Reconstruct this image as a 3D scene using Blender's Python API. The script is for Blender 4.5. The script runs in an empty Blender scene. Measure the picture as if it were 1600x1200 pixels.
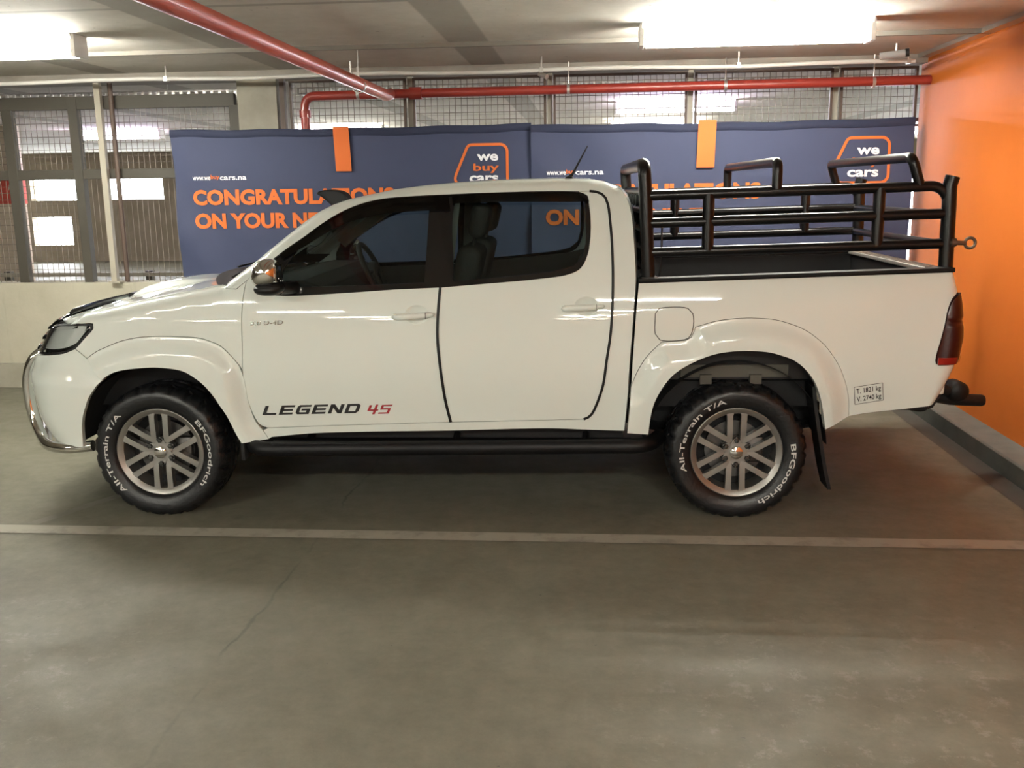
import bpy, math, random
from math import pi, sin, cos, sqrt, hypot, radians
from mathutils import Vector, Matrix
from mathutils.geometry import delaunay_2d_cdt
import numpy as np
random.seed(4)
SC=bpy.context.scene; COL=SC.collection
# ---------------------------------------------------------------- camera
PITCH,YAW,ROLL,CAMH,FPX=0.20195,0.08516,-0.01376,1.7301,1500.0
fwd=Vector((-sin(YAW)*cos(PITCH),cos(YAW)*cos(PITCH),-sin(PITCH))); rgt=Vector((cos(YAW),sin(YAW),0)); upv=rgt.cross(fwd)
r2=rgt*cos(ROLL)+upv*sin(ROLL); u2=-rgt*sin(ROLL)+upv*cos(ROLL)
cd=bpy.data.cameras.new('camera'); cam=bpy.data.objects.new('camera',cd); COL.objects.link(cam)
cd.sensor_width=36; cd.lens=FPX/1600*36; cd.clip_end=200; cd.clip_start=.05
M=Matrix.Identity(4)
for i in range(3): M[i][0]=r2[i]; M[i][1]=u2[i]; M[i][2]=-fwd[i]
M[2][3]=CAMH; cam.matrix_world=M; SC.camera=cam
# ---------------------------------------------------------------- world: overcast daylight outside the openings
w=bpy.data.worlds.new('daylight'); SC.world=w; w.use_nodes=True
w.node_tree.nodes['Background'].inputs[0].default_value=(.92,.96,1,1); w.node_tree.nodes['Background'].inputs[1].default_value=11.0
SC.view_settings.view_transform='Standard'; SC.view_settings.look='None'; SC.view_settings.gamma=1; SC.view_settings.use_curve_mapping=False
SC.view_settings.exposure=1.6
LAMP=62.0
try:
    SC.cycles.use_denoising=True; SC.cycles.max_bounces=10; SC.cycles.transparent_max_bounces=16; SC.cycles.sample_clamp_indirect=8
except Exception: pass
# ---------------------------------------------------------------- materials
def mat(name,col,rough=.6,metal=0.,coat=0.,emit=None,estr=0.,noise=None,bump=None,spec=None,trans=None,alpha=None):
    m=bpy.data.materials.new(name); m.use_nodes=True; nt=m.node_tree; b=nt.nodes['Principled BSDF']
    b.inputs['Base Color'].default_value=(*col,1); b.inputs['Roughness'].default_value=rough; b.inputs['Metallic'].default_value=metal
    b.inputs['Coat Weight'].default_value=coat; b.inputs['Coat Roughness'].default_value=.03
    if spec is not None: b.inputs['Specular IOR Level'].default_value=spec
    if emit: b.inputs['Emission Color'].default_value=(*emit,1); b.inputs['Emission Strength'].default_value=estr
    if noise or bump:
        tc=nt.nodes.new('ShaderNodeTexCoord')
    if noise:
        # noise=(scale, colour2, lo, hi)
        n=nt.nodes.new('ShaderNodeTexNoise'); n.inputs['Scale'].default_value=noise[0]; n.inputs['Detail'].default_value=6
        n.inputs['Roughness'].default_value=.6
        nt.links.new(tc.outputs['Object'],n.inputs['Vector'])
        r=nt.nodes.new('ShaderNodeValToRGB'); r.color_ramp.elements[0].position=noise[2]; r.color_ramp.elements[1].position=noise[3]
        r.color_ramp.elements[0].color=(*col,1); r.color_ramp.elements[1].color=(*noise[1],1)
        nt.links.new(n.outputs['Fac'],r.inputs['Fac']); nt.links.new(r.outputs['Color'],b.inputs['Base Color'])
    if bump:
        n2=nt.nodes.new('ShaderNodeTexNoise'); n2.inputs['Scale'].default_value=bump[0]; n2.inputs['Detail'].default_value=4
        nt.links.new(tc.outputs['Object'],n2.inputs['Vector'])
        bp=nt.nodes.new('ShaderNodeBump'); bp.inputs['Strength'].default_value=bump[1]; bp.inputs['Distance'].default_value=.01
        nt.links.new(n2.outputs['Fac'],bp.inputs['Height']); nt.links.new(bp.outputs['Normal'],b.inputs['Normal'])
    return m
def glassmat(name,tint,rough=.01,ior=1.5,frost=0):
    m=bpy.data.materials.new(name); m.use_nodes=True; nt=m.node_tree; nt.nodes.clear()
    o=nt.nodes.new('ShaderNodeOutputMaterial'); t=nt.nodes.new('ShaderNodeBsdfTransparent'); g=nt.nodes.new('ShaderNodeBsdfGlossy')
    f=nt.nodes.new('ShaderNodeFresnel'); f.inputs['IOR'].default_value=ior; mx=nt.nodes.new('ShaderNodeMixShader')
    t.inputs[0].default_value=(*tint,1); g.inputs['Roughness'].default_value=rough; g.inputs['Color'].default_value=(.9,.9,.9,1)
    nt.links.new(f.outputs[0],mx.inputs[0]); nt.links.new(t.outputs[0],mx.inputs[1]); nt.links.new(g.outputs[0],mx.inputs[2])
    nt.links.new(mx.outputs[0],o.inputs[0]); return m
def layered_concrete(name,kind):
    m=bpy.data.materials.new(name); m.use_nodes=True; nt=m.node_tree; N=nt.nodes.new; L=nt.links.new; b=nt.nodes['Principled BSDF']
    tc=N('ShaderNodeTexCoord')
    def noise(scale,det=6,rough=.6,vec=None):
        n=N('ShaderNodeTexNoise'); n.inputs['Scale'].default_value=scale; n.inputs['Detail'].default_value=det; n.inputs['Roughness'].default_value=rough
        L(vec or tc.outputs['Object'],n.inputs['Vector']); return n.outputs['Fac']
    def ramp(fac,stops):
        r=N('ShaderNodeValToRGB'); e=r.color_ramp.elements
        e[0].position=stops[0][0]; e[0].color=(*stops[0][1],1); e[1].position=stops[-1][0]; e[1].color=(*stops[-1][1],1)
        for p_,c in stops[1:-1]: q=e.new(p_); q.color=(*c,1)
        L(fac,r.inputs['Fac']); return r.outputs['Color']
    def mix(f,a,c,mode='MIX'):
        x=N('ShaderNodeMix'); x.data_type='RGBA'; x.blend_type=mode
        if isinstance(f,float): x.inputs[0].default_value=f
        else: L(f,x.inputs[0])
        for s,v in ((x.inputs[6],a),(x.inputs[7],c)):
            if isinstance(v,tuple): s.default_value=(*v,1)
            else: L(v,s)
        return x.outputs[2]
    def math_(op,a,c,clamp=False):
        x=N('ShaderNodeMath'); x.operation=op; x.use_clamp=clamp
        for s,v in ((x.inputs[0],a),(x.inputs[1],c)):
            if isinstance(v,(int,float)): s.default_value=v
            else: L(v,s)
        return x.outputs[0]
    sep=N('ShaderNodeSeparateXYZ'); L(tc.outputs['Object'],sep.inputs[0])
    def strip(co,a,c,soft=.01):
        mr=N('ShaderNodeMapRange'); mr.interpolation_type='SMOOTHSTEP'; L(co,mr.inputs[0]); mr.inputs[1].default_value=a-soft; mr.inputs[2].default_value=a+soft
        mr2=N('ShaderNodeMapRange'); mr2.interpolation_type='SMOOTHSTEP'; L(co,mr2.inputs[0]); mr2.inputs[1].default_value=c-soft; mr2.inputs[2].default_value=c+soft
        return math_('SUBTRACT',mr.outputs[0],mr2.outputs[0])
    bp=N('ShaderNodeBump'); bp.inputs['Distance'].default_value=.01
    if kind=='floor':
        c=ramp(noise(1.1,8,.62),[(.3,(.128,.122,.088)),(.5,(.172,.165,.124)),(.72,(.225,.216,.168))])
        c=mix(.5,c,ramp(noise(9,7,.75),[(.3,(.115,.109,.080)),(.7,(.235,.225,.176))]))
        # worn pale patches, mostly to the lower left and lower right of the bay lane
        xm=math_('SUBTRACT',1.0,strip(sep.outputs[0],-1.75,.15,.45)); ym=math_('SUBTRACT',1.0,strip(sep.outputs[1],3.6,30,.8))
        reg=math_('MULTIPLY',xm,ym)
        pt=ramp(noise(8.5,10,.8),[(.54,(0,0,0)),(.62,(1,1,1))])
        c=mix(math_('MULTIPLY',math_('MULTIPLY',pt,reg),.5),c,(.34,.335,.295))
        # the long crack running away from the lane
        wv=N('ShaderNodeVectorMath'); wv.operation='SCALE'; wv.inputs['Scale'].default_value=1.0
        dx=math_('ADD',sep.outputs[0],math_('MULTIPLY',math_('SUBTRACT',noise(2.2,4),.5),.16))
        ck=strip(dx,-1.392,-1.378,.006)
        c=mix(math_('MULTIPLY',math_('MULTIPLY',ck,ramp(noise(1.7,3),[(.42,(0,0,0)),(.6,(1,1,1))])),.6),c,(.05,.05,.04))
        dots=ramp(noise(38,2,.5),[(.74,(0,0,0)),(.77,(1,1,1))])
        c=mix(math_('MULTIPLY',dots,.5),c,(.045,.043,.035))
        rr=ramp(noise(2.4,6,.6),[(.35,(.48,.48,.48)),(.7,(.68,.68,.68))]); L(rr,b.inputs['Roughness']); b.inputs['Specular IOR Level'].default_value=.38
        L(noise(30,6,.65),bp.inputs['Height']); bp.inputs['Strength'].default_value=.10
    elif kind=='ceiling':
        c=ramp(noise(1.6,7,.6),[(.3,(.52,.49,.43)),(.7,(.62,.59,.53))])
        c=mix(.3,c,ramp(noise(9,5,.7),[(.35,(.42,.39,.34)),(.65,(.6,.57,.52))]))
        s=None
        for a,e in ((-7.6,-7.3),(-5.9,-5.62),(-4.2,-3.92),(-2.62,-2.32),(-1.0,-.72),(3.9,4.2),(5.6,5.9)):
            q=strip(sep.outputs[0],a,e,.012); s=q if s is None else math_('ADD',s,q)
        for a,e in ((5.36,5.42),(3.7,3.76),(10.2,10.28),(13.6,13.7),(17.0,17.1)):
            s=math_('MAXIMUM',s,strip(sep.outputs[1],a,e,.012))
        c=mix(math_('MULTIPLY',s,.62),c,(.22,.20,.17))
        dots=ramp(noise(17,2,.5),[(.72,(0,0,0)),(.75,(1,1,1))]); c=mix(math_('MULTIPLY',dots,.5),c,(.18,.16,.13))
        b.inputs['Roughness'].default_value=.75
        L(noise(20,5),bp.inputs['Height']); bp.inputs['Strength'].default_value=.15
    else:
        c=ramp(noise(1.3,7,.65),[(.3,(.40,.375,.29)),(.7,(.50,.475,.38))])
        st=N('ShaderNodeMapping'); st.inputs['Scale'].default_value=(6,6,.9); L(tc.outputs['Object'],st.inputs[0])
        c=mix(math_('MULTIPLY',ramp(noise(1.5,6,.6,st.outputs[0]),[(.58,(0,0,0)),(.68,(1,1,1))]),.35),c,(.26,.24,.18))
        b.inputs['Roughness'].default_value=.8
        L(noise(16,6),bp.inputs['Height']); bp.inputs['Strength'].default_value=.25
    L(c,b.inputs['Base Color']); L(bp.outputs['Normal'],b.inputs['Normal'])
    return m
MF=layered_concrete('floor_concrete','floor'); MC=layered_concrete('ceiling_concrete','ceiling'); MP=layered_concrete('wall_concrete','wall')
PAINT=mat('white_car_paint',(.78,.84,.79),.55,coat=1.0)
BLK=mat('black_plastic',(.006,.006,.0065),.5,spec=.35); BGL=mat('gloss_black',(.006,.006,.007),.12,coat=.6)
RUB=mat('tyre_rubber',(.007,.0075,.009),.38,bump=(60,.25)); PIPEB=mat('black_powder_coat',(.0035,.0035,.004),.30,spec=.4)
CHR=mat('chrome',(.82,.81,.79),.09,1.0); RIM=mat('machined_alloy',(.32,.31,.29),.36,.75); RIMD=mat('dark_alloy',(.10,.10,.10),.4,.7)
STEEL=mat('brake_steel',(.13,.125,.12),.4,.9); DARK=mat('underbody',(.010,.010,.011),.85)
GLS=glassmat('tinted_glass',(.60,.69,.67),.01); GFR=glassmat('dark_glass',(.16,.19,.18),.02)
VIS=glassmat('smoked_acrylic',(.07,.065,.065),.03); CLR=glassmat('clear_lens',(.85,.87,.86),.03,1.45)
RED=mat('red_lens',(.030,.0015,.003),.3,coat=.25); REDB=mat('bright_red_lens',(.26,.006,.008),.15,coat=1.0)
SEAT=mat('seat_fabric',(.05,.05,.048),.9,bump=(90,.2)); TRIM=mat('cabin_trim',(.15,.155,.14),.8); DASH=mat('dashboard',(.03,.03,.03),.7)
INK=mat('decal_black',(.02,.02,.02),.5); INKR=mat('decal_red',(.34,.02,.03),.5); WHT=mat('white_letter',(.62,.62,.60),.6)
HLR=mat('lamp_reflector',(.75,.76,.74),.3,.0,coat=.5); MGL=mat('mirror_glass',(.8,.8,.8),.04,1.0)
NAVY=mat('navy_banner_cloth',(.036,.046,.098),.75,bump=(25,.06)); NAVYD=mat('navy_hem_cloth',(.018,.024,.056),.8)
ORG=mat('orange_print',(.66,.145,.022),.7); WPR=mat('white_print',(.85,.86,.9),.7)
OWALL=mat('orange_wall_paint',(.60,.155,.022),.62,noise=(.9,(.66,.175,.028),.35,.65),spec=.2,bump=(14,.08))
RPIPE=mat('red_pipe_paint',(.27,.030,.020),.35,coat=.2); GALV=mat('galvanised',(.55,.53,.50),.35,.8)
MESHM=mat('fence_wire',(.16,.13,.10),.6); FRM=mat('fence_frame_brown',(.085,.055,.04),.6); FRMG=mat('steel_frame_grey',(.052,.046,.034),.65)
POSTL=mat('pale_post',(.38,.35,.28),.6); LINEF=mat('faded_line_paint',(.21,.20,.165),.6,noise=(9,(.17,.165,.13),.45,.6)); LINE=mat('road_line_paint',(.38,.36,.30),.6,noise=(7,(.27,.255,.215),.5,.66))
KERB=mat('kerb_concrete',(.16,.165,.15),.8,noise=(5,(.20,.205,.185),.35,.65)); KERBF=mat('kerb_grey_paint',(.06,.06,.05),.75,noise=(6,(.08,.08,.07),.35,.65))
TUBE=mat('fluorescent_tube',(.9,.9,.9),.4,emit=(1,.975,.87),estr=LAMP); FIX=mat('white_enamel',(.78,.78,.76),.4)
TUBEV=mat('violet_fluorescent_tube',(.9,.9,.9),.4,emit=(.88,.76,1),estr=LAMP*1.1)
BEIGE=mat('pale_block_wall',(.21,.175,.115),.85,noise=(2,(.26,.22,.155),.4,.6)); PILR=mat('pillar_red_paint',(.55,.07,.045),.6); PILW=mat('pillar_cream_paint',(.58,.50,.40),.7)
# ---------------------------------------------------------------- mesh helpers
class MB:
    def __init__(s): s.v=[];s.f=[];s.n={};s.m=[]
    def add(s,V,Fc,mi=0):
        o=len(s.v); s.v+=[tuple(p) for p in V]; s.f+=[tuple(i+o for i in f) for f in Fc]; s.m+=[mi]*len(Fc)
    def box(s,a,b,mi=0,bev=0):
        x0,y0,z0=a;x1,y1,z1=b
        if bev<=0:
            s.add([(x0,y0,z0),(x1,y0,z0),(x1,y1,z0),(x0,y1,z0),(x0,y0,z1),(x1,y0,z1),(x1,y1,z1),(x0,y1,z1)],[(0,3,2,1),(4,5,6,7),(0,1,5,4),(1,2,6,5),(2,3,7,6),(3,0,4,7)],mi); return
        import bmesh
        bm=bmesh.new(); bmesh.ops.create_cube(bm,size=1)
        for v in bm.verts: v.co=Vector(((x0+x1)/2+v.co.x*(x1-x0),(y0+y1)/2+v.co.y*(y1-y0),(z0+z1)/2+v.co.z*(z1-z0)))
        bmesh.ops.bevel(bm,geom=list(bm.edges),offset=bev,segments=3,affect='EDGES',profile=.5)
        bm.verts.ensure_lookup_table(); bm.verts.index_update()
        s.add([v.co[:] for v in bm.verts],[[v.index for v in f.verts] for f in bm.faces],mi); bm.free()
    def prism(s,poly,y0,y1,mi=0,axis='y'):
        n=len(poly)
        def P(a,b,c): return (a,c,b) if axis=='y' else ((c,a,b) if axis=='x' else (a,b,c))
        V=[P(a,b,y0) for a,b in poly]+[P(a,b,y1) for a,b in poly]
        s.add(V,[tuple(range(n)),tuple(range(2*n-1,n-1,-1))]+[(i,i+n,(i+1)%n+n,(i+1)%n) for i in range(n)],mi)
    def tube(s,pts,r,seg=12,mi=0,closed=False,cap=True):
        P=[Vector(p) for p in pts]; n=len(P); R=r if isinstance(r,(list,tuple)) else [r]*n
        T=[]
        for i in range(n):
            a=P[i-1] if (i>0 or closed) else P[i]; b=P[(i+1)%n] if (i<n-1 or closed) else P[i]
            T.append((b-a).normalized())
        u=T[0].orthogonal().normalized(); V=[]
        for i in range(n):
            u=(u-T[i]*u.dot(T[i])).normalized(); w_=T[i].cross(u)
            V+=[P[i]+(u*cos(2*pi*k/seg)+w_*sin(2*pi*k/seg))*R[i] for k in range(seg)]
        Fc=[]
        for i in range(n if closed else n-1):
            j=(i+1)%n
            Fc+=[(i*seg+k,i*seg+(k+1)%seg,j*seg+(k+1)%seg,j*seg+k) for k in range(seg)]
        if cap and not closed: Fc+=[tuple(range(seg-1,-1,-1)),tuple((n-1)*seg+k for k in range(seg))]
        s.add(V,Fc,mi)
    def lathe(s,prof,c,seg=48,mi=0,axis='y',closed=False):
        # prof: (radius, along); axis y
        V=[];n=len(prof)
        for k in range(seg):
            a=2*pi*k/seg
            for r,t in prof:
                V.append((c[0]+r*cos(a),c[1]+t,c[2]+r*sin(a)) if axis=='y' else ((c[0]+r*cos(a),c[1]+r*sin(a),c[2]+t) if axis=='z' else (c[0]+t,c[1]+r*cos(a),c[2]+r*sin(a))))
        Fc=[]
        for k in range(seg):
            k2=(k+1)%seg
            for i in range(n if closed else n-1):
                j=(i+1)%n; Fc.append((k*n+i,k*n+j,k2*n+j,k2*n+i))
        s.add(V,Fc,mi)
    def build(s,name,mats,parent=None,smooth=0,flip=False):
        me=bpy.data.meshes.new(name); me.from_pydata(s.v,[],[f[::-1] for f in s.f] if flip else s.f)
        ms=mats if isinstance(mats,(list,tuple)) else [mats]
        for m in ms: me.materials.append(m)
        if len(ms)>1: me.polygons.foreach_set('material_index',s.m)
        o=bpy.data.objects.new(name,me); COL.objects.link(o)
        if not flip: fixn(me)
        if smooth:
            me.polygons.foreach_set('use_smooth',[True]*len(me.polygons)); me.set_sharp_from_angle(angle=radians(smooth))
        if parent: o.parent=parent
        return o
def fixn(me):
    import bmesh
    bm=bmesh.new(); bm.from_mesh(me); bmesh.ops.recalc_face_normals(bm,faces=bm.faces); bm.to_mesh(me); bm.free()
def tag(o,label=None,cat=None,group=None,kind=None):
    if label: o['label']=label
    if cat: o['category']=cat
    if group: o['group']=group
    if kind: o['kind']=kind
    return o
def empty(name,loc=(0,0,0),rz=0,**k):
    o=bpy.data.objects.new(name,None); COL.objects.link(o); o.location=loc; o.rotation_euler=(0,0,rz); return tag(o,**k)
def arc(p0,p1,p2,n=6,r=.05):
    # rounded corner p1 between p0 and p2
    a=(Vector(p0)-Vector(p1)); b=(Vector(p2)-Vector(p1)); r=min(r,a.length*.49,b.length*.49)
    A=Vector(p1)+a.normalized()*r; B=Vector(p1)+b.normalized()*r
    return [ (A*(1-t)**2+Vector(p1)*2*t*(1-t)+B*t*t) for t in [i/n for i in range(n+1)]]
def rpath(pts,r=.05,n=6):
    o=[Vector(pts[0])]
    for i in range(1,len(pts)-1): o+=arc(pts[i-1],pts[i],pts[i+1],n,r)
    return o+[Vector(pts[-1])]
_tc={}
def text_geo(body,bold=0.0,shear=0.,ext=0.,res=3):
    k=(body,bold,shear,ext)
    if k in _tc: return _tc[k]
    cu=bpy.data.curves.new('letters','FONT'); cu.body=body; cu.size=1; cu.offset=bold; cu.shear=shear; cu.extrude=ext; cu.resolution_u=res
    o=bpy.data.objects.new('letters',cu); COL.objects.link(o); bpy.context.view_layer.update()
    me=o.evaluated_get(bpy.context.evaluated_depsgraph_get()).to_mesh()
    V=[tuple(v.co) for v in me.vertices]; Fc=[tuple(p.vertices) for p in me.polygons]
    o.evaluated_get(bpy.context.evaluated_depsgraph_get()).to_mesh_clear()
    bpy.data.objects.remove(o); bpy.data.curves.remove(cu)
    _tc[k]=(V,Fc); return _tc[k]
def text_fit(body,x0,x1,z0,z1,bold=0.,shear=0.,ref=None):
    # letters fitted to a box in a flat (u,v) plane; ref: string whose height fills z0..z1
    V,Fc=text_geo(body,bold,shear); X=[v[0] for v in V]; Y=[v[1] for v in V]
    RV=text_geo(ref,bold,shear)[0] if ref else V
    ya,yb=min(v[1] for v in RV),max(v[1] for v in RV); xa,xb=min(X),max(X)
    return [((v[0]-xa)/(xb-xa)*(x1-x0)+x0,(v[1]-ya)/(yb-ya)*(z1-z0)+z0) for v in V],Fc
# ---------------------------------------------------------------- body surface
# ================================================================ the garage
def struct(o): o['kind']='structure'; return o
m=MB(); m.add([(-22,-20,0),(16,-20,0),(16,26,0),(-22,26,0)],[(0,1,2,3)]); struct(m.build('floor',MF))
m=MB(); m.box((-22,-20,2.72),(16,26,2.9)); struct(m.build('ceiling',MC))
m=MB(); m.box((2.64,-20,0),(2.9,8.34,2.72)); struct(m.build('wall_right',OWALL))
m=MB(); m.box((2.56,-19.9,2.69),(2.64,8.34,2.72)); struct(m.build('trim_1',GALV))
m=MB(); m.box((-22.2,-20.2,0),(-22,26,2.72)); struct(m.build('wall_left',BEIGE))
m=MB(); m.box((-22,-20.2,0),(16,-20,2.72)); struct(m.build('wall_behind',BEIGE))
m=MB(); m.box((16,-20,0),(16.2,26,2.72)); struct(m.build('wall_far_right',BEIGE))
# far wall with daylight openings
m=MB(); Yf=24.0
ops=[(-22,-20.6)]; 
xs=[]; x=-20.4
while x<4: xs.append((x,x+1.55)); x+=1.98
xs=[(a+.09,b+.09) for a,b in xs]
m.box((-22,Yf,2.12),(16,Yf+.25,2.72)); 
prev=-22.
for a,b in xs:
    m.box((prev,Yf,1.56),(a,Yf+.25,2.12)); prev=b
m.box((prev,Yf,1.56),(6.6,Yf+.25,2.12)); m.box((8.6,Yf,0),(16,Yf+.25,2.12)); 
m.box((-13.35,Yf,0),(6.6,Yf+.25,1.56)); m.box((-22,Yf,0),(-14.42,Yf+.25,1.56)); m.box((-14.42,Yf,0),(-13.35,Yf+.25,.42)); m.box((-14.42,Yf,1.14),(-13.35,Yf+.25,1.56))
struct(m.build('wall_back',BEIGE))
# parapet below the fence, with a plinth at its foot
m=MB(); m.box((-22,8.22,0),(2.64,8.44,.95)); struct(m.build('wall_parapet',MP))
m=MB(); m.box((-22,8.19,0),(2.45,8.22,.22)); struct(m.build('baseboard_back',mat('plinth_concrete',(.30,.285,.225),.8,noise=(4,(.36,.34,.28),.35,.65))))
m=MB(); m.box((-3.0,8.22,.95),(-2.66,8.56,2.72)); struct(m.build('wall_column',mat('column_concrete',(.24,.225,.185),.8,noise=(2.5,(.34,.32,.26),.35,.65))))
m=MB(); m.prism([(2.452,0),(2.64,0),(2.64,.125),(2.462,.12),(2.452,.11)],-19.9,8.19); struct(m.build('baseboard_right',[KERB]))
m=MB(); m.box((2.444,-19.9,0.001),(2.4515,8.19,.113)); struct(m.build('trim_2',KERBF))
m=MB(); m.add([(2.30,-19.9,.004),(2.444,-19.9,.004),(2.444,8.19,.004),(2.30,8.19,.004)],[(0,1,2,3)]); struct(m.build('trim_3',mat('kerb_shade_strip',(.075,.072,.06),.6,noise=(4,(.095,.09,.08),.35,.65))))  # floor strip coloured darker for the shade along the kerb foot
# painted bay line across the lane
m=MB(); m.add([(-9,4.50,.003),(2.30,4.52,.003),(2.30,4.64,.003),(-9,4.62,.003)],[(0,1,2,3)])
tag(m.build('bay_line',LINE),'worn white painted line on the floor in front of the pickup','floor marking')
m=MB(); m.add([(-3.03,4.64,.003),(-2.95,4.64,.003),(-2.6,5.35,.003),(-2.68,5.35,.003)],[(0,1,2,3)])
tag(m.build('bay_line',LINEF),'faint short white line slanting under the pickup front bumper','floor marking')
# ---- ceiling lamps
def lamp(x,y,label,mt,L=1.4,z=2.72,group='fluorescent ceiling lamps'):
    t=empty('ceiling_lamp',(x,y,z),label=label,cat='lamp',group=group)
    m=MB(); m.prism([(-.11,0),(.11,0),(.06,-.07),(-.06,-.07)],-L/2,L/2,axis='x'); m.build('housing',FIX,t)
    for s in (-1,1):
        m=MB(); m.tube([(-L/2+.03,s*.06,-.115),(L/2-.03,s*.06,-.115)],.019,12); m.build('tube',mt,t,smooth=40)
    for s in (-1,1):
        m=MB(); m.box((s*(L/2)-.015,-.085,-.14),(s*(L/2)+.015,.085,0),bev=.004); m.build('end_cap',FIX,t)
    return t
lamp(1.0,6.40,'fluorescent ceiling lamp above the load bed of the pickup',TUBE)
lamp(-3.98,6.2,'fluorescent ceiling lamp cut by the left edge above the bonnet',TUBE)
for k,y in enumerate((-.3,-5.2,-10.3,-15.9)):
    for x,n in ((1.0,'nearest the orange wall'),(-4.0,'second from the orange wall'),(-9.0,'farthest from the orange wall')):
        lamp(x,y,'fluorescent ceiling lamp of the '+('row over the lane','first row behind the viewer','second row behind the viewer','last row behind the viewer')[k]+', '+n,TUBE)
lamp(.97,12.0,'violet-tinted lamp seen through the mesh above the right banner',TUBEV)
lamp(-7.65,15.5,'violet-tinted lamp seen through the mesh left of the left banner',TUBEV)
lamp(-13.0,15.5,'violet-tinted lamp at the far left edge behind the mesh',TUBEV)
lamp(-16.9,22.5,'small yellowish lamp far behind the mesh near the cream pillar',TUBE)
for x,y,n in ((-4,18.5,'second farthest row, behind the left banner'),(.97,18.5,'second farthest row, behind the right banner'),(5.9,18.5,'second farthest row, beyond the orange wall'),(-4.0,15.4,'middle row, behind the left banner'),(.97,15.4,'middle row, behind the right banner')): lamp(x,y,'added fill lamp hidden in the next aisle, '+n,TUBE)  # lamps added out of view to brighten the ceiling behind the mesh
lamp(5.6,12.0,'lamp in the next aisle beyond the end of the orange wall',TUBE)
# ---- pipes and conduits under the ceiling
m=MB(); m.tube(rpath([(-2.385,8.1,.95),(-2.385,8.1,2.493),(2.635,8.1,2.513)],.1,8),.037,16)
m.lathe([(.037,-.03),(.048,-.03),(.048,.03),(.037,.03)],(-2.385,8.1,2.35),16,axis='z')
o=m.build('fire_pipe',RPIPE,smooth=40); fp_=tag(o,'red pipe above the banners with a branch running towards the viewer under the ceiling','pipe')
for x in (-1.45,): 
    q=MB(); q.lathe([(.037,-.05),(.05,-.05),(.05,.05),(.037,.05)],(x,8.1,2.497),20,axis='x'); q.build('coupling',RPIPE,o,smooth=40)
for x in (-1.93,-.2,1.05,2.2):
    q=MB(); q.tube([(x,8.1,2.52),(x,8.1,2.716)],.006,8); q.lathe([(.039,-.012),(.044,-.012),(.044,.012),(.039,.012)],(x,8.1,2.502),20,axis='x'); q.build('pipe_clamp',GALV,o,smooth=40)
m=MB(); m.tube([(-1.66,-16,2.42),(-1.66,7.9,2.468),(-1.66,8.1,2.495)],.045,20)
o=m.build('branch_pipe',mat('red_pipe_paint_lit',(.52,.105,.07),.42,coat=.15),fp_,smooth=40)  # lighter copy of the pipe red, brighter lighting painted into the branch
for y in (7.0,3.0,-1.0):
    q=MB(); q.lathe([(.046,-.012),(.050,-.012),(.050,.012),(.046,.012)],(-1.66,y,2.452),24); q.tube([(-1.66,y,2.5),(-1.66,y,2.716)],.005,8); q.build('pipe_clamp',GALV,fp_,smooth=40)
m=MB()
P=[(-12+i*.4,7.75,2.615+.008*sin(i*1.3)) for i in range(37)]; m.tube(P,.016,10)
o=m.build('conduit',mat('white_conduit',(.62,.60,.56),.35),smooth=50); tag(o,'thin white conduit clipped along the ceiling edge','conduit')
for x in (-6.4,-4.9,-3.4,-1.9,-.4,1.1,2.35):
    q=MB(); q.tube([(x,7.75,2.60),(x,7.75,2.716)],.007,6); q.box((x-.014,7.728,2.598),(x+.014,7.772,2.634)); q.build('clip',GALV,o)
m=MB(); m.box((-12,6.93,2.69),(2.64,6.96,2.72)); tag(m.build('ceiling_strip',mat('dark_joint_strip',(.20,.18,.155),.7)),'dark joint strip crossing the ceiling beside the near lamps','ceiling joint')
m=MB(); m.box((-22,8.2,2.655),(2.64,8.5,2.72)); struct(m.build('trim_4',mat('beam_concrete',(.26,.235,.205),.8,noise=(3,(.34,.31,.27),.35,.65))))
# diagonal batten beside the right lamp
m=MB(); m.box((1.02,3.6,2.68),(1.09,6.15,2.72)); tag(m.build('cable_trunking',FIX),'white cable trunking on the ceiling leading to the right lamp','cable trunking')
# perforated cable tray beyond the fence
def tray(x0,x1,y,z,label):
    m=MB(); n=int((x1-x0)/.07)
    m.box((x0,y,z),(x1,y+.012,z+.012)); m.box((x0,y,z+.045),(x1,y+.012,z+.058)); m.box((x0,y,z),(x1,y+.2,z+.006))
    for i in range(n): xx=x0+i*(x1-x0)/n; m.box((xx,y,z+.012),(xx+.022,y+.012,z+.045))
    o=m.build('cable_tray',GALV); tag(o,label,'cable tray','perforated cable trays under the ceiling')
    for i in range(int((x1-x0)/1.1)):
        xx=x0+.5+i*1.1; q=MB(); q.tube([(xx,y+.05,z+.01),(xx,y+.05,2.72)],.005,6); q.build('hanger',GALV,o)
tray(-6.5,-2.75,8.62,2.56,'perforated metal cable tray left of the concrete column')
tray(-2.6,2.6,8.62,2.56,'perforated metal cable tray above the red pipe and banners')
# CCTV-like bracket lamp near the corner
t=empty('security_camera',(2.2,7.55,2.72),label='small dark camera under the ceiling beside the orange wall corner',cat='camera')
m=MB(); m.tube([(0,0,0),(0,0,-.06)],.012,8); m.build('bracket',GALV,t); m=MB(); m.tube([(-.11,.02,-.085),(.06,-.02,-.07)],.026,14); m.build('body',mat('grey_plastic',(.3,.29,.28),.5),t,smooth=40)
m=MB(); m.tube([(.06,-.02,-.07),(.085,-.026,-.068)],.029,14); m.build('lens_hood',BLK,t,smooth=40)
m=MB(); m.tube([(-.42,7.85,2.6),(-.36,7.8,2.57)],.02,10); tag(m.build('sprinkler_head',GALV,smooth=40),'small silver sprinkler stub under the ceiling above the left banner','sprinkler')
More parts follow.
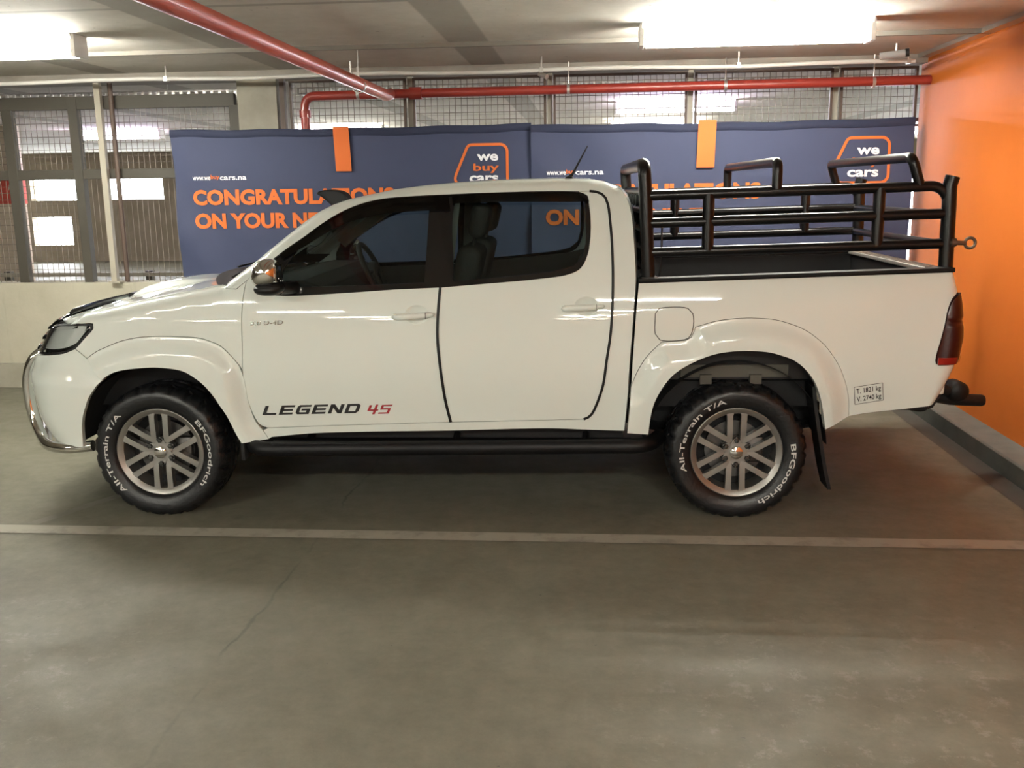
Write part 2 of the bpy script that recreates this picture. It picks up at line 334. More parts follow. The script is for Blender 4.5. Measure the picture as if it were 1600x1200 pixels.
# ---- mesh fence panels on the parapet
FY=8.30
def wires(m,x0,x1,z0,z1,y,sx=.05,sz=.057,r=.0022):
    n=max(1,round((x1-x0)/sx)); k=max(1,round((z1-z0)/sz))
    for i in range(1,n): x=x0+(x1-x0)*i/n; m.box((x-r,y-r,z0),(x+r,y+r,z1))
    for j in range(1,k): z=z0+(z1-z0)*j/k; m.box((x0,y+r,z-r),(x1,y+3*r,z+r))
def fpanel(x0,x1,z0,z1,label,fm=FRM,b=.02):
    t=empty('mesh_fence',((x0+x1)/2,FY,z0),label=label,cat='fence panel',group='mesh fence panels on the parapet')
    c=(x0+x1)/2; m=MB(); wires(m,x0-c,x1-c,0,z1-z0,0); m.build('wire_mesh',MESHM,t)
    h=z1-z0
    for a,bb in (((x0-c,-.02,0),(x0-c+b,.02,h)),((x1-c-b,-.02,0),(x1-c,.02,h)),((x0-c+b,-.02,0),(x1-c-b,.02,b)),((x0-c+b,-.02,h-b),(x1-c-b,.02,h))):
        q=MB(); q.box(a,bb); q.build('frame_bar',fm,t)
    return t
xp=[-2.60,-1.54,-.36,.80,1.965,2.63]
for i in range(5):
    fpanel(xp[i]+.03,xp[i+1]-.03,.97,2.64,'brown framed mesh panel '+['beside the concrete column, behind the red pipe elbow','behind the orange tag of the left banner, second from the column','behind the join of the two banners','behind the orange tag of the right banner','narrow one against the orange wall'][i])
for i,x in enumerate(xp[1:5]):
    m=MB(); m.box((x-.022,FY+.03,.95),(x+.022,FY+.08,2.655)); tag(m.build('fence_post',POSTL),'pale fence post '+['first right of the concrete column','nearest the join of the two banners','behind the orange tag of the right banner','nearest the orange wall'][i],'post','pale posts between mesh panels')
# big steel framed opening on the left
t=empty('steel_gate',(-4.6,FY,.95),label='large grey steel frame filled with wire mesh left of the left banner',cat='gate')
for a,b,nme in (((-1.6,-.03,.90),(1.55,.03,.985),'rail'),((-1.6,-.03,1.49),(1.55,.03,1.60),'rail'),((.07,-.04,0),(.15,.04,1.60),'post'),((-.66,-.04,0),(-.50,.04,.0),'post'),((-.54,-.03,0),(-.46,.03,0),'post')):
    if b[2]-a[2]<.01: continue
    m=MB(); m.box(a,b,bev=.004); m.build(nme,FRMG,t)
for x in (-.54,1.5): 
    m=MB(); m.box((x,-.035,0),(x+.09,.035,1.5),bev=.004); m.build('post',FRMG,t)
m=MB(); wires(m,-1.6,.07,0,.9,.0,.05,.057,.002); wires(m,-1.6,1.5,.985,1.49,.0,.05,.057,.002); wires(m,.15,1.5,0,.9,0,.05,.9,.0015); m.build('wire_mesh',MESHM,t)
m=MB(); m.box((-4.250,8.20,.955),(-4.20,8.25,2.65)); m.box((-4.255,8.16,.95),(-4.155,8.25,.965)); tag(m.build('fence_post',POSTL),'pale upright post standing on the parapet left of the left banner','post','pale posts between mesh panels')
m=MB(); m.tube([(-4.115,8.23,.955),(-4.115,8.23,2.65)],.022,8); tag(m.build('fence_pole',FRM,smooth=40),'thin dark pole just right of the pale upright post','pole')
m=MB(); m.box((-2.64,8.24,.955),(-2.60,8.3,2.65)); tag(m.build('fence_pole',FRM),'thin dark pole touching the right side of the concrete column','pole')
# ---- things in the next aisle
t=empty('pillar',(-8.75,14,0),label='cream pillar with a red band reading A 1, far left behind the mesh',cat='pillar')
m=MB(); m.box((-.5,-.02,0),(.23,.10,2.72)); m.build('shaft',PILW,t)
m=MB(); m.box((-.51,-.03,1.59),(.24,.11,1.96)); m.build('painted_band',PILR,t)
for s,z0,z1,x0,x1 in (('A',1.79,1.92,.04,.135),('1',1.64,1.75,.07,.105)):
    V,Fc=text_fit(s,x0,x1,z0,z1,.02); m=MB(); m.add([(a,-.036,b) for a,b in V],Fc); m.build('painted_letter',PILW,t)
for z,y in ((.60,11.2),(.74,11.2)):
    m=MB(); m.box((-14,y,z),(-2.9,y+.06,z+.045)); tag(m.build('guard_rail',POSTL),['lower','upper'][z>.7]+' pale guard rail seen through the mesh, left of the banners','guard rail','guard rails in the next aisle')
for i,x in enumerate((-7.2,-5.4,-3.6)):
    m=MB(); m.box((x,11.26,0),(x+.08,11.34,.80)); tag(m.build('guard_rail_post',FRMG),'grey guard rail post '+['farthest left','in the middle','behind the left banner edge'][i],'post','posts of the guard rails')
m=MB(); m.box((-14,11.9,0),(-2.9,12.0,.55)); struct(m.build('wall_low_ramp',mat('dark_ramp_edge',(.10,.085,.06),.9)))
m=MB(); m.tube([(3.1,11,2.36),(4.6,11,2.47)],.02,8); m.tube([(3.1,11,2.30),(4.6,11,2.41)],.012,8); m.tube([(3.6,11,2.4),(3.75,11,2.7)],.006,6); tag(m.build('handrail',mat('brown_rail',(.22,.08,.05),.5),smooth=40),'sloping brown rail seen through the mesh beside the orange wall','handrail')
# ---- banners
def banner(x0,x1,z0,z1,label,seed,y=8.0):
    t=empty('banner',(x0,y,z0),label=label,cat='banner',group='navy advertising banners behind the pickup'); W=x1-x0;H=z1-z0
    def dy(u,v):
        e=math.exp(-u/.5)
        d=.018*e*sin((u*1.2+v*.9)*9+seed)+.006*sin(u*3.1+seed)+.004*sin(u*7+v*2+seed)
        d+=.015*math.exp(-((W-u)/.25)**2)*sin(v*6+seed)
        return d
    def top(u): return H-.012*sin(pi*u/W)+.004*sin(u*9)
    m=MB(); nx,nz=90,50; V=[];Fc=[]
    for layer,o in ((0,0),(1,.004)):
        for j in range(nz+1):
            for i in range(nx+1):
                u=W*i/nx; v=top(u)*j/nz; V.append((u,dy(u,v)+o,v))
    k=nx+1; off=(nx+1)*(nz+1)
    for l in (0,1):
        for j in range(nz):
            for i in range(nx): a=l*off+j*k+i; q=(a,a+1,a+k+1,a+k); Fc.append(q if l==0 else q[::-1])
    m.add(V,Fc); m.build('cloth',NAVY,t,smooth=60,flip=False)
    def skin(V2,off): return [(u,dy(u,v)-off,v) for u,v in V2]
    # hem with the pole inside it
    m=MB(); P=[(W*i/60,dy(W*i/60,H)-.004,top(W*i/60)-.035) for i in range(61)]
    V=[];Fc=[]
    for i in range(61):
        u=W*i/60
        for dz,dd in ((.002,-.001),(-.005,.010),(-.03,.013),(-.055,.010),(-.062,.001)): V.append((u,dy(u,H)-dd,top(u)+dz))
    for i in range(60):
        for j in range(4): Fc.append((i*5+j,i*5+j+1,(i+1)*5+j+1,(i+1)*5+j))
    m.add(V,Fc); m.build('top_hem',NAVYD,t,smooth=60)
    def txt(body,a,b,c,d,mt,name='lettering',bold=.012,ref=None):
        V2,Fc=text_fit(body,a,b,c,d,bold,0,ref); m=MB(); m.add(skin(V2,.006),Fc); return m.build(name,mt,t)
    q0=0 if seed<2 else -.035
    txt('CONGRATULATIONS',.145+q0,1.87+q0,1.615-z0,1.745-z0,ORG,bold=.045,ref='O')
    txt('ON YOUR NEXT',.15+q0,1.45+q0,1.42-z0,1.55-z0,ORG,bold=.045,ref='O')
    for s,a,b,c in (('www.we',.16,.315,WPR),('buy',.318,.392,ORG),('cars.na',.394,.62,WPR)):
        txt(s,a+q0,b+q0,1.823-z0,(1.853 if s!='buy' else 1.867)-z0-(0),c,'web_address',.02)
    L=2.38+(.0 if seed<2 else -.003)
    lo=[(.115,2.075),(.40,2.075),(.435,2.04),(.435,1.765),(.40,1.73),(.06,1.73),(0.0,1.79),(.005,1.83)]
    pts=[(L+a,b-z0) for a,b in lo]; pp=[Vector((a,0,b)) for a,b in pts]; path=[]
    for i in range(len(pp)): path+=arc(pp[i-1],pp[i],pp[(i+1)%len(pp)],4,.03)
    m=MB(); n=len(path); V=[]
    for i in range(n):
        tt=(path[(i+1)%n]-path[i-1]).normalized(); nn=Vector((tt.z,0,-tt.x))
        for s in (-1,1): q=path[i]+nn*.011*s; V.append((q.x,dy(q.x,q.z)-.006,q.z))
    m.add(V,[(2*i,2*i+1,2*((i+1)%n)+1,2*((i+1)%n)) for i in range(n)]); m.build('logo_outline',ORG,t)
    txt('we',L+.185,L+.36,1.945-z0,2.0-z0,WPR,'logo_word',.03)
    txt('buy',L+.155,L+.365,1.848-z0,1.925-z0,ORG,'logo_word',.02)
    txt('cars',L+.12,L+.36,1.775-z0,1.83-z0,WPR,'logo_word',.03)
    return t
def orange_strap(x0,x1,z0,z1,y,label,lean=0):
    m=MB(); m.prism([(x0+lean,z0),(x1+lean,z0),(x1,z1),(x0,z1)],y-.004,y); tag(m.build('orange_strap',ORG),label,'strap','orange straps hanging over the banners')
banner(-3.51,-.50,.22,2.235,'navy banner with orange lettering behind the bonnet and cab',1.0)
banner(-.4995,2.50,.20,2.22,'navy banner with orange lettering behind the load bed, next to the orange wall',2.5,7.958)
orange_strap(-2.125,-1.995,1.88,2.235,7.975,'orange strap over the left banner, above the windscreen',.012)
orange_strap(.83,.97,1.865,2.23,7.932,'orange strap over the right banner, above the load bed',-.01)
RT=0.07      # radius of the roof / shoulder roll
W2=.88
_A=.50
def _plan_table():
    n=400; P=[]
    for i in range(n+1):
        u=i/n*1.0
        P.append((-.42-.43*sin(u*pi/2)**.85*1.0,0)) # placeholder
    return P
# plan curve of the nose: superellipse quarter, param by arc length measured from x=-.42 towards the centre
def _nose():
    pts=[]; n=600; ex=2.5; a=.475; b=.88
    for i in range(n+1):
        t=pi/2*i/n
        x=-.42-a*abs(sin(t))**(2/ex); y=b-b*abs(cos(t))**(2/ex)
        pts.append((x,y))
    S=[0.]
    for i in range(n): S.append(S[-1]+hypot(pts[i+1][0]-pts[i][0],pts[i+1][1]-pts[i][1]))
    return pts,S
NP,NS=_nose(); SN=NS[-1]
def interp(x,X,Y):
    if x<=X[0]: return Y[0]
    if x>=X[-1]: return Y[-1]
    lo,hi=0,len(X)-1
    while hi-lo>1:
        m=(lo+hi)//2
        if X[m]<=x: lo=m
        else: hi=m
    t=(x-X[lo])/(X[hi]-X[lo]); return Y[lo]*(1-t)+Y[hi]*t
NPX=[q[0] for q in NP]; NPY=[q[1] for q in NP]
XR=4.105; RR=.085
def plan(s):
    # s -> x,y, and normal weight (how much of 'in' is +y, along x)
    if s>=-.42 and s<=XR: return s,0.,1.,0.
    if s<-.42:
        d=-.42-s
        if d>SN: d=SN
        x=interp(d,NS,NPX);y=interp(d,NS,NPY)
        e=.004; x2=interp(min(d+e,SN),NS,NPX);y2=interp(min(d+e,SN),NS,NPY)
        x1=interp(max(d-e,0),NS,NPX);y1=interp(max(d-e,0),NS,NPY)
        tx,ty=x2-x1,y2-y1; L=hypot(tx,ty) or 1
        return x,y,-tx/L,ty/L      # inward normal = (ty, -tx)
    d=s-XR; q=RR*pi/2
    if d<q:
        a=d/RR; return XR+RR*sin(a),RR-RR*cos(a),cos(a),-sin(a)
    return XR+RR,RR+(d-q),0.,-1.
ZV=[.40,.50,.58,.66,.72,.80,.90,1.0,1.1,1.18,1.22,1.30,1.45,1.60,1.75,1.90]
YV=[.050,.035,.024,.013,.004,.000,.000,.003,.012,.026,.036,.058,.105,.155,.210,.270]
def _sm(z):
    # smooth the section table
    return sum(interp(z+o,ZV,YV)*w for o,w in((-.04,.2),(-.02,.2),(0,.2),(.02,.2),(.04,.2)))
def rake(s,z):
    if s<-.3:
        w=min(1.,(-.3-s)/.35)
        w=w*w*(3-2*w)
        v=interp(z,[.36,.45,.52,.64,.76,.84,.90,.95,1.0,1.05,1.12],[.06,.015,.0,.0,.0,.025,.065,.095,.125,.155,.20])
        return v*w
    if s>3.9:
        w=min(1.,(s-3.9)/.3); w=w*w*(3-2*w)
        return interp(z,[.45,.55,.65,.80,.95,1.1,1.25],[-.11,-.09,-.05,.0,.02,.018,.014])*w
    return 0.
TX=[-9,9];TZ=[9,9]
def setTop(X,Z):
    global TX,TZ
    TX=list(X);TZ=list(Z)
def topz(s):
    if s>XBACK: return 9.
    return interp(s,TX,TZ)
XBACK=2.62
def base(s,z,extra=0.):
    x,y,ny,nx=plan(s)
    o=_sm(z)+extra
    return (x+nx*o+rake(s,z), y+ny*o, z)
def surf(s,z,off=0.):
    t=(z-(topz_(s)-RT))/RT
    e=0.
    if t>0:
        t=min(t,.9999); e=RT*(1-sqrt(1-t*t))
    return base(s,z,e-off)
def topz_(s):
    return topz(s)
TOPX=[-0.7742, -0.2811, -0.0704, 0.1213, 0.2772, 0.3946, 0.4998, 0.5641, 0.6433, 0.7224, 0.8033, 0.8843, 0.964, 1.0442, 1.1674, 1.2888, 1.4513, 1.6135, 1.7754, 1.9792, 2.1619, 2.3204, 2.401, 2.4577]
TOPZ=[1.06, 1.1187, 1.1642, 1.1995, 1.2249, 1.2471, 1.3256, 1.3713, 1.4367, 1.4988, 1.561, 1.6166, 1.6555, 1.6812, 1.7063, 1.7294, 1.7485, 1.7603, 1.7681, 1.7736, 1.7743, 1.7688, 1.7561, 1.7322]
CV={"head_back": [[-0.3025, 1.0538],[-0.302, 1.0302],[-0.3722, 0.9695],[-0.4339, 0.9219]], "head_bot": [[-0.4339, 0.9219],[-0.5192, 0.8969],[-0.6848, 0.8755]], "head_top": [[-0.715, 1.0424],[-0.4712, 1.0566],[-0.3025, 1.0538]], "seam": [[-0.4339, 0.9219],[-0.3964, 0.9011],[-0.3516, 0.87]], "seam2": [[-0.3516, 0.87],[-0.3063, 0.8109],[-0.2636, 0.7582]], "flareF_a": [[-0.3516, 0.87],[-0.2967, 0.9042],[-0.2351, 0.9313],[-0.1527, 0.9616],[-0.0718, 0.9782],[0.0046, 0.9845],[0.0875, 0.9858],[0.1802, 0.9819],[0.2691, 0.9743],[0.3297, 0.9557],[0.3795, 0.9317],[0.4309, 0.8803],[0.4718, 0.8287]], "flareF_b": [[0.4718, 0.8287],[0.4931, 0.7523],[0.5033, 0.6237],[0.5292, 0.5145],[0.5623, 0.4666],[0.5884, 0.4149]], "archF_a": [[-0.2636, 0.7582],[-0.2218, 0.7862],[-0.1671, 0.8069],[-0.0507, 0.8221],[0.0503, 0.8252],[0.1802, 0.8056],[0.2392, 0.7706],[0.2867, 0.7283],[0.3283, 0.671],[0.3606, 0.6095],[0.3849, 0.5658],[0.4063, 0.5109],[0.4272, 0.4518],[0.4515, 0.4001]], "archF_b": [[-0.4632, 0.3738],[-0.439, 0.4368],[-0.4234, 0.504],[-0.4055, 0.5595],[-0.3824, 0.6108],[-0.3606, 0.6545],[-0.3291, 0.6943],[-0.299, 0.73],[-0.2636, 0.7582]], "door_lead": [[0.5609, 1.3014],[0.5408, 1.2885],[0.5259, 1.2708],[0.5149, 1.2252],[0.5031, 1.1385],[0.4971, 1.0406],[0.4945, 0.9345],[0.487, 0.8028],[0.4908, 0.6957],[0.5049, 0.6074],[0.5265, 0.5365],[0.5484, 0.4979],[0.5882, 0.4788]], "doorF_bot": [[0.5882, 0.4788],[0.8754, 0.4904],[1.2225, 0.5012],[1.5837, 0.5116]], "door_mid": [[1.5474, 1.2284],[1.5404, 1.1605],[1.5349, 1.0953],[1.5303, 1.0211],[1.5303, 0.9462],[1.5364, 0.8619],[1.5474, 0.7421],[1.5614, 0.6254],[1.5837, 0.5116]], "doorR_bot": [[1.5837, 0.5116],[1.8397, 0.5172],[2.0773, 0.5224],[2.2865, 0.5276]], "doorR_back": [[2.2865, 0.5276],[2.31, 0.5384],[2.3287, 0.5563],[2.3514, 0.6044],[2.3725, 0.6663],[2.3869, 0.7205],[2.4041, 0.8515],[2.4215, 0.9714],[2.4309, 1.1056],[2.4352, 1.282],[2.4313, 1.4452],[2.4225, 1.561],[2.4133, 1.6354],[2.4004, 1.6712],[2.3808, 1.6909],[2.3511, 1.7027],[2.318, 1.7063]], "dlo_top": [[0.6659, 1.3786],[0.7409, 1.4333],[0.8243, 1.488],[0.9008, 1.5427],[0.9825, 1.5942],[1.0606, 1.6325],[1.1405, 1.6594],[1.2417, 1.6794],[1.3775, 1.6892],[1.5801, 1.6965],[1.7815, 1.702],[2.0155, 1.7055],[2.182, 1.7049],[2.265, 1.7022]], "dloF_bot": [[0.6206, 1.2015],[0.7343, 1.1925],[1.0702, 1.2062],[1.3184, 1.2205],[1.5474, 1.2284]], "dloR_bot": [[1.5474, 1.2284],[1.7846, 1.2458],[2.0424, 1.2662],[2.2071, 1.2885],[2.2696, 1.3186],[2.3051, 1.3855],[2.3215, 1.4849],[2.322, 1.5719],[2.3142, 1.6399]], "dlo_tip": [[2.3142, 1.6399],[2.3079, 1.6821],[2.265, 1.7022]], "dlo_front": [[0.6206, 1.2015],[0.6166, 1.2456],[0.6221, 1.3041],[0.6659, 1.3786]], "cab_back": [[2.4575, 1.7322],[2.4845, 1.709],[2.5093, 1.6698],[2.5283, 1.6146],[2.5375, 1.5597],[2.546, 1.444],[2.5513, 1.3321],[2.5522, 1.2491],[2.5419, 1.1048],[2.5329, 0.9708],[2.5228, 0.8325],[2.5143, 0.643],[2.5011, 0.4611]], "rocker": [[0.6056, 0.4259],[0.8155, 0.4462],[1.0808, 0.4554],[1.5645, 0.4627],[2.1107, 0.4753],[2.2969, 0.468],[2.5011, 0.4611]], "bed_top": [[2.5668, 1.2458],[3.0597, 1.2624],[3.5412, 1.2757],[4.2249, 1.2874]], "bed_front": [[2.5668, 1.2458],[2.5533, 1.1047],[2.5443, 0.9708],[2.536, 0.8325],[2.5313, 0.7079]], "bed_front2": [[2.5313, 0.7079],[2.5236, 0.5952],[2.5129, 0.4589]], "flareR_a": [[2.5313, 0.7079],[2.5597, 0.7817],[2.61, 0.8674],[2.6819, 0.9402]], "flareR_b": [[2.6819, 0.9402],[2.7373, 0.9449],[2.8056, 0.9495]], "flareR_c": [[2.8056, 0.9495],[2.8346, 0.9659],[2.8471, 0.9921],[2.8554, 1.0182]], "flareR_d": [[2.8554, 1.0182],[2.9564, 1.0469],[3.0338, 1.0578],[3.1111, 1.0622],[3.1884, 1.0597],[3.2625, 1.0515],[3.3661, 1.0194],[3.4214, 0.9921],[3.4699, 0.9569],[3.5143, 0.9162],[3.5554, 0.8632],[3.5871, 0.8133],[3.6133, 0.7561],[3.6342, 0.698],[3.6488, 0.6364],[3.6542, 0.5899],[3.6578, 0.542]], "flareR_e": [[3.6578, 0.542],[3.5931, 0.5087],[3.5333, 0.4802]], "archR": [[2.6241, 0.4516],[2.6292, 0.5094],[2.6375, 0.5712],[2.6524, 0.6304],[2.6764, 0.6831],[2.7024, 0.7282],[2.7365, 0.7702],[2.7761, 0.8029],[2.8277, 0.834],[2.8889, 0.8628],[2.9599, 0.8858],[3.0214, 0.8955],[3.0829, 0.8995],[3.1606, 0.8982],[3.2278, 0.8912],[3.2876, 0.8744],[3.3417, 0.8542],[3.3935, 0.8173],[3.4382, 0.7678],[3.4673, 0.7191],[3.4916, 0.6602],[3.5056, 0.6112],[3.5167, 0.5584],[3.5333, 0.4802]], "archR_foot": [[2.5129, 0.4589],[2.5668, 0.4553],[2.6241, 0.4516]], "tail_in": [[4.1867, 1.1797],[4.1275, 1.1508],[4.1025, 1.1004],[4.0899, 1.0237],[4.0787, 0.9655],[4.0698, 0.9069],[4.0647, 0.8643],[4.064, 0.8412],[4.0711, 0.8213],[4.0836, 0.8156]], "tail_bot": [[4.0836, 0.8156],[4.1198, 0.8159],[4.1682, 0.8169]], "bed_bot": [[3.6578, 0.542],[3.7249, 0.5557],[3.9183, 0.579],[4.1972, 0.6022]], "flap": [[2.6511, 1.0879],[2.652, 0.9833],[2.6752, 0.9535],[2.7763, 0.9497],[2.8216, 0.9626],[2.842, 1.0052],[2.841, 1.0866],[2.8166, 1.1126],[2.703, 1.1182],[2.6705, 1.1136]], "tread_handle": []}
PT={"handleF": [1.4046, 1.0863], "handleR": [2.282, 1.1228], "legend_l": [0.5684, 0.5528], "legend_r": [1.1098, 0.5649], "legend_t": [0.5883, 0.6073], "num_l": [1.13, 0.5577], "num_r": [1.2746, 0.5611], "badge_l": [0.5445, 1.0403], "badge_r": [0.7198, 1.0443], "badge_t": [0.5454, 1.0637], "st_bl": [3.6841, 0.6074], "st_tr": [3.8123, 0.7249], "st_tl": [3.671, 0.7013], "st_br": [3.8252, 0.6316], "visF": [1.0625, 1.5867]}
# ================================================================ the pickup (local frame: x rearwards from the front axle, y inwards from the near side, z up)
setTop(TOPX,TOPZ)
def srf(s,z,off,side):
    p=surf(s,z,off)
    return p if side>0 else (p[0],2*W2-p[1],p[2])
def spline(P,step=.02):
    if len(P)<3:
        a,b=P[0],P[-1]; n=max(1,int(hypot(b[0]-a[0],b[1]-a[1])/step)); return [(a[0]+(b[0]-a[0])*i/n,a[1]+(b[1]-a[1])*i/n) for i in range(n+1)]
    out=[]
    for i in range(len(P)-1):
        p0=P[i-1] if i else (2*P[0][0]-P[1][0],2*P[0][1]-P[1][1]); p1,p2=P[i],P[i+1]
        p3=P[i+2] if i+2<len(P) else (2*p2[0]-p1[0],2*p2[1]-p1[1])
        n=max(1,int(hypot(p2[0]-p1[0],p2[1]-p1[1])/step))
        def d(a,b): return max(1e-4,hypot(a[0]-b[0],a[1]-b[1])**.5)
        t0=0;t1=d(p0,p1);t2=t1+d(p1,p2);t3=t2+d(p2,p3)
        for k in range(n):
            t=t1+(t2-t1)*k/n
            def L(a,b,ta,tb): return tuple(((tb-t)*a[q]+(t-ta)*b[q])/(tb-ta) for q in (0,1))
            A1=L(p0,p1,t0,t1);A2=L(p1,p2,t1,t2);A3=L(p2,p3,t2,t3);B1=L(A1,A2,t0,t2);B2=L(A2,A3,t1,t3); out.append(L(B1,B2,t1,t2))
    return out+[tuple(P[-1])]
def C_(n,rev=False,step=.02):
    P=spline([tuple(q) for q in CV[n]],step); return P[::-1] if rev else P
def topline(a,b,step=.02):
    n=max(1,int(abs(b-a)/step)); return [(a+(b-a)*i/n, topz(a+(b-a)*i/n)-.0005) for i in range(n+1)]
def join(*cs):
    o=[]
    for c in cs:
        for p in c:
            if not o or hypot(p[0]-o[-1][0],p[1]-o[-1][1])>.002: o.append(p)
    if hypot(o[0][0]-o[-1][0],o[0][1]-o[-1][1])<.002: o.pop()
    return o
def area(P): return .5*sum(P[i-1][0]*P[i][1]-P[i][0]*P[i-1][1] for i in range(len(P)))
def inset(P,g):
    n=len(P); s=1 if area(P)>0 else -1; o=[]
    for i in range(n):
        a,b,c=P[i-1],P[i],P[(i+1)%n]
        u=(b[0]-a[0],b[1]-a[1]);v=(c[0]-b[0],c[1]-b[1]);lu=hypot(*u) or 1;lv=hypot(*v) or 1
        nx=-(u[1]/lu+v[1]/lv)*s; ny=(u[0]/lu+v[0]/lv)*s; l=hypot(nx,ny)
        if l<.3: nx,ny,l=-u[1]/lu*s,u[0]/lu*s,1
        k=min(1.6,2/l) ; o.append((b[0]+nx/l*g*k,b[1]+ny/l*g*k))
    return o
def inside(P,X,Y):
    r=np.zeros(len(X),bool); n=len(P)
    for i in range(n):
        x1,y1=P[i-1];x2,y2=P[i]
        if y1==y2: continue
        c=((y1>Y)!=(y2>Y))&(X<(x2-x1)*(Y-y1)/(y2-y1)+x1); r^=c
    return r
def dist(P,X,Y):
    d=np.full(len(X),9.)
    for i in range(len(P)-1):
        x1,y1=P[i];x2,y2=P[i+1];dx,dy=x2-x1,y2-y1;L=dx*dx+dy*dy or 1e-9
        t=np.clip(((X-x1)*dx+(Y-y1)*dy)/L,0,1); d=np.minimum(d,np.hypot(X-x1-t*dx,Y-y1-t*dy))
    return d
def fill(P,holes=(),res=.03):
    xs=np.array([p[0] for p in P]);ys=np.array([p[1] for p in P])
    gx,gy=np.meshgrid(np.arange(xs.min()+res*.37,xs.max(),res),np.arange(ys.min()+res*.41,ys.max(),res*.9)); gx[::2]+=res*.5; X=gx.ravel();Y=gy.ravel()
    k=inside(P,X,Y)&(dist(P+[P[0]],X,Y)>res*.45)
    for h in holes: k&=~inside(h,X,Y)&(dist(h+[h[0]],X,Y)>res*.45)
    pts=[Vector(p) for p in P]; ed=[(i,(i+1)%len(P)) for i in range(len(P))]; loops=[list(range(len(P)))]
    for h in holes:
        o=len(pts); pts+=[Vector(p) for p in h]; ed+=[(o+i,o+(i+1)%len(h)) for i in range(len(h))]; loops.append(list(range(o,o+len(h))))
    pts+=[Vector((float(a),float(b))) for a,b in zip(X[k],Y[k])]
    r=delaunay_2d_cdt(pts,ed,[],0,1e-5); V=[(v.x,v.y) for v in r[0]]; Fc=[tuple(f) for f in r[2]]
    cx=np.array([sum(V[i][0] for i in f)/len(f) for f in Fc]);cy=np.array([sum(V[i][1] for i in f)/len(f) for f in Fc])
    k=inside(P,cx,cy)
    for h in holes: k&=~inside(h,cx,cy)
    Fc=[f for f,q in zip(Fc,k) if q]
    return V,Fc
def nrm(fn,s,z,side):
    e=.003; a=Vector(fn(s+e,z))-Vector(fn(s-e,z)); b=Vector(fn(s,z+e))-Vector(fn(s,z-e)); n=a.cross(b)
    n=n*side
    return n.normalized() if n.length>1e-9 else Vector((0,-side,0))
def panel(name,P,mt,parent,side=1,off=0.,gap=.002,edge=.014,holes=(),res=.03,bump=None,lip=None):
    """sheet on the body surface with a turned-in rim; P in unrolled side coordinates (s along the car, z)"""
    if gap: P=inset(P,gap)
    V,Fc=fill(P,holes,res)
    if bump:
        bx=bump(np.array([v[0] for v in V]),np.array([v[1] for v in V]))
    def F(s,z,o=off): return srf(s,z,o,side)
    if bump:
        def F(s,z,o=off): return srf(s,z,o+float(bump(np.array([s]),np.array([z]))[0]),side)
    co=[F(*v) for v in V]; no=[nrm(F,v[0],v[1],side) for v in V]; n0=len(co)
    fs=[]
    for f in Fc:
        # outward = -y on the near side
        a,b,c=[V[i] for i in f[:3]]; ccw=(b[0]-a[0])*(c[1]-a[1])-(b[1]-a[1])*(c[0]-a[0])>0
        # (s,z) ccw seen from -y gives normal (x cross z) = -y
        fs.append(f if ccw==(side>0) else f[::-1])
    for lp in ([P]+list(holes)):
        s_=1 if (area(lp)>0)==(lp is P) else -1; n=len(lp); o=len(co); ed=lip if (lip and lp is P) else None
        for i in range(n):
            a,b,c=lp[i-1],lp[i],lp[(i+1)%n]; tx,tz=c[0]-a[0],c[1]-a[1]; L=hypot(tx,tz) or 1
            ee=edge
            if lip: ee=lip(b[0],b[1],edge)
            p=Vector(F(b[0],b[1])); q=Vector(F(b[0],b[1],off-ee)); co+=[p,q]
            nn=Vector((tz/L*s_,0,-tx/L*s_)); no+=[nn,nn]
        for i in range(n):
            j=(i+1)%n; f=(o+2*i,o+2*i+1,o+2*j+1,o+2*j)
            fs.append(f if (s_>0)==(side>0) else f[::-1])
    me=bpy.data.meshes.new(name); me.from_pydata([tuple(c) for c in co],[],fs); me.materials.append(mt)
    me.polygons.foreach_set('use_smooth',[True]*len(me.polygons)); me.normals_split_custom_set_from_vertices([tuple(n) for n in no])
    o=bpy.data.objects.new(name,me); COL.objects.link(o)
    if parent: o.parent=parent
    return o
def strip_on(name,P,w,mt,parent,side=1,off=.002,h=.004):
    """raised rubber strip along a polyline of the body surface"""
    m=MB(); n=len(P); V=[]
    for i in range(n):
        a=P[max(0,i-1)];c=P[min(n-1,i+1)];tx,tz=c[0]-a[0],c[1]-a[1];L=hypot(tx,tz) or 1;nx,nz=-tz/L,tx/L
        for k,o in ((-w/2,off-.004),(-w/2,off+h*.7),(0,off+h),(w/2,off+h*.7),(w/2,off-.004)): V.append(srf(P[i][0]+nx*k,P[i][1]+nz*k,o,side))
    m.add(V,[(i*5+j,i*5+j+1,i*5+j+6,i*5+j+5) for i in range(n-1) for j in range(4)]); return m.build(name,mt,parent,smooth=70)
T=empty('pickup_truck',(-2.329040,4.835157,0),.0305027,label='white double cab pickup truck parked side-on with a black tube cage over its load bed',cat='pickup truck')
SIDES=(1,-1)
CUPS={}
for hk in ('handleF','handleR'):
    hx,hz=PT[hk]; CUPS[(hx,hz)]=[(hx+.018+.062*cos(2*pi*i/40),hz+.004+.050*sin(2*pi*i/40)) for i in range(40)]
def sm01(t): t=np.clip(t,0,1); return t*t*(3-2*t)
fo=join(C_('flareF_a'),C_('flareF_b'))
ro=join(C_('flareR_a'),C_('flareR_b'),C_('flareR_c'),C_('flareR_d'))
def bumpF(X,Y): return .003+.040*sm01(dist(fo,X,Y)/.105)
def bumpFb(X,Y): return .003+.040*sm01(np.minimum(dist(fo,X,Y)/.105, 1))*sm01((.26-np.abs(X*0))/.1)
def bumpR(X,Y): return .003+.040*sm01(dist(ro,X,Y)/.115)
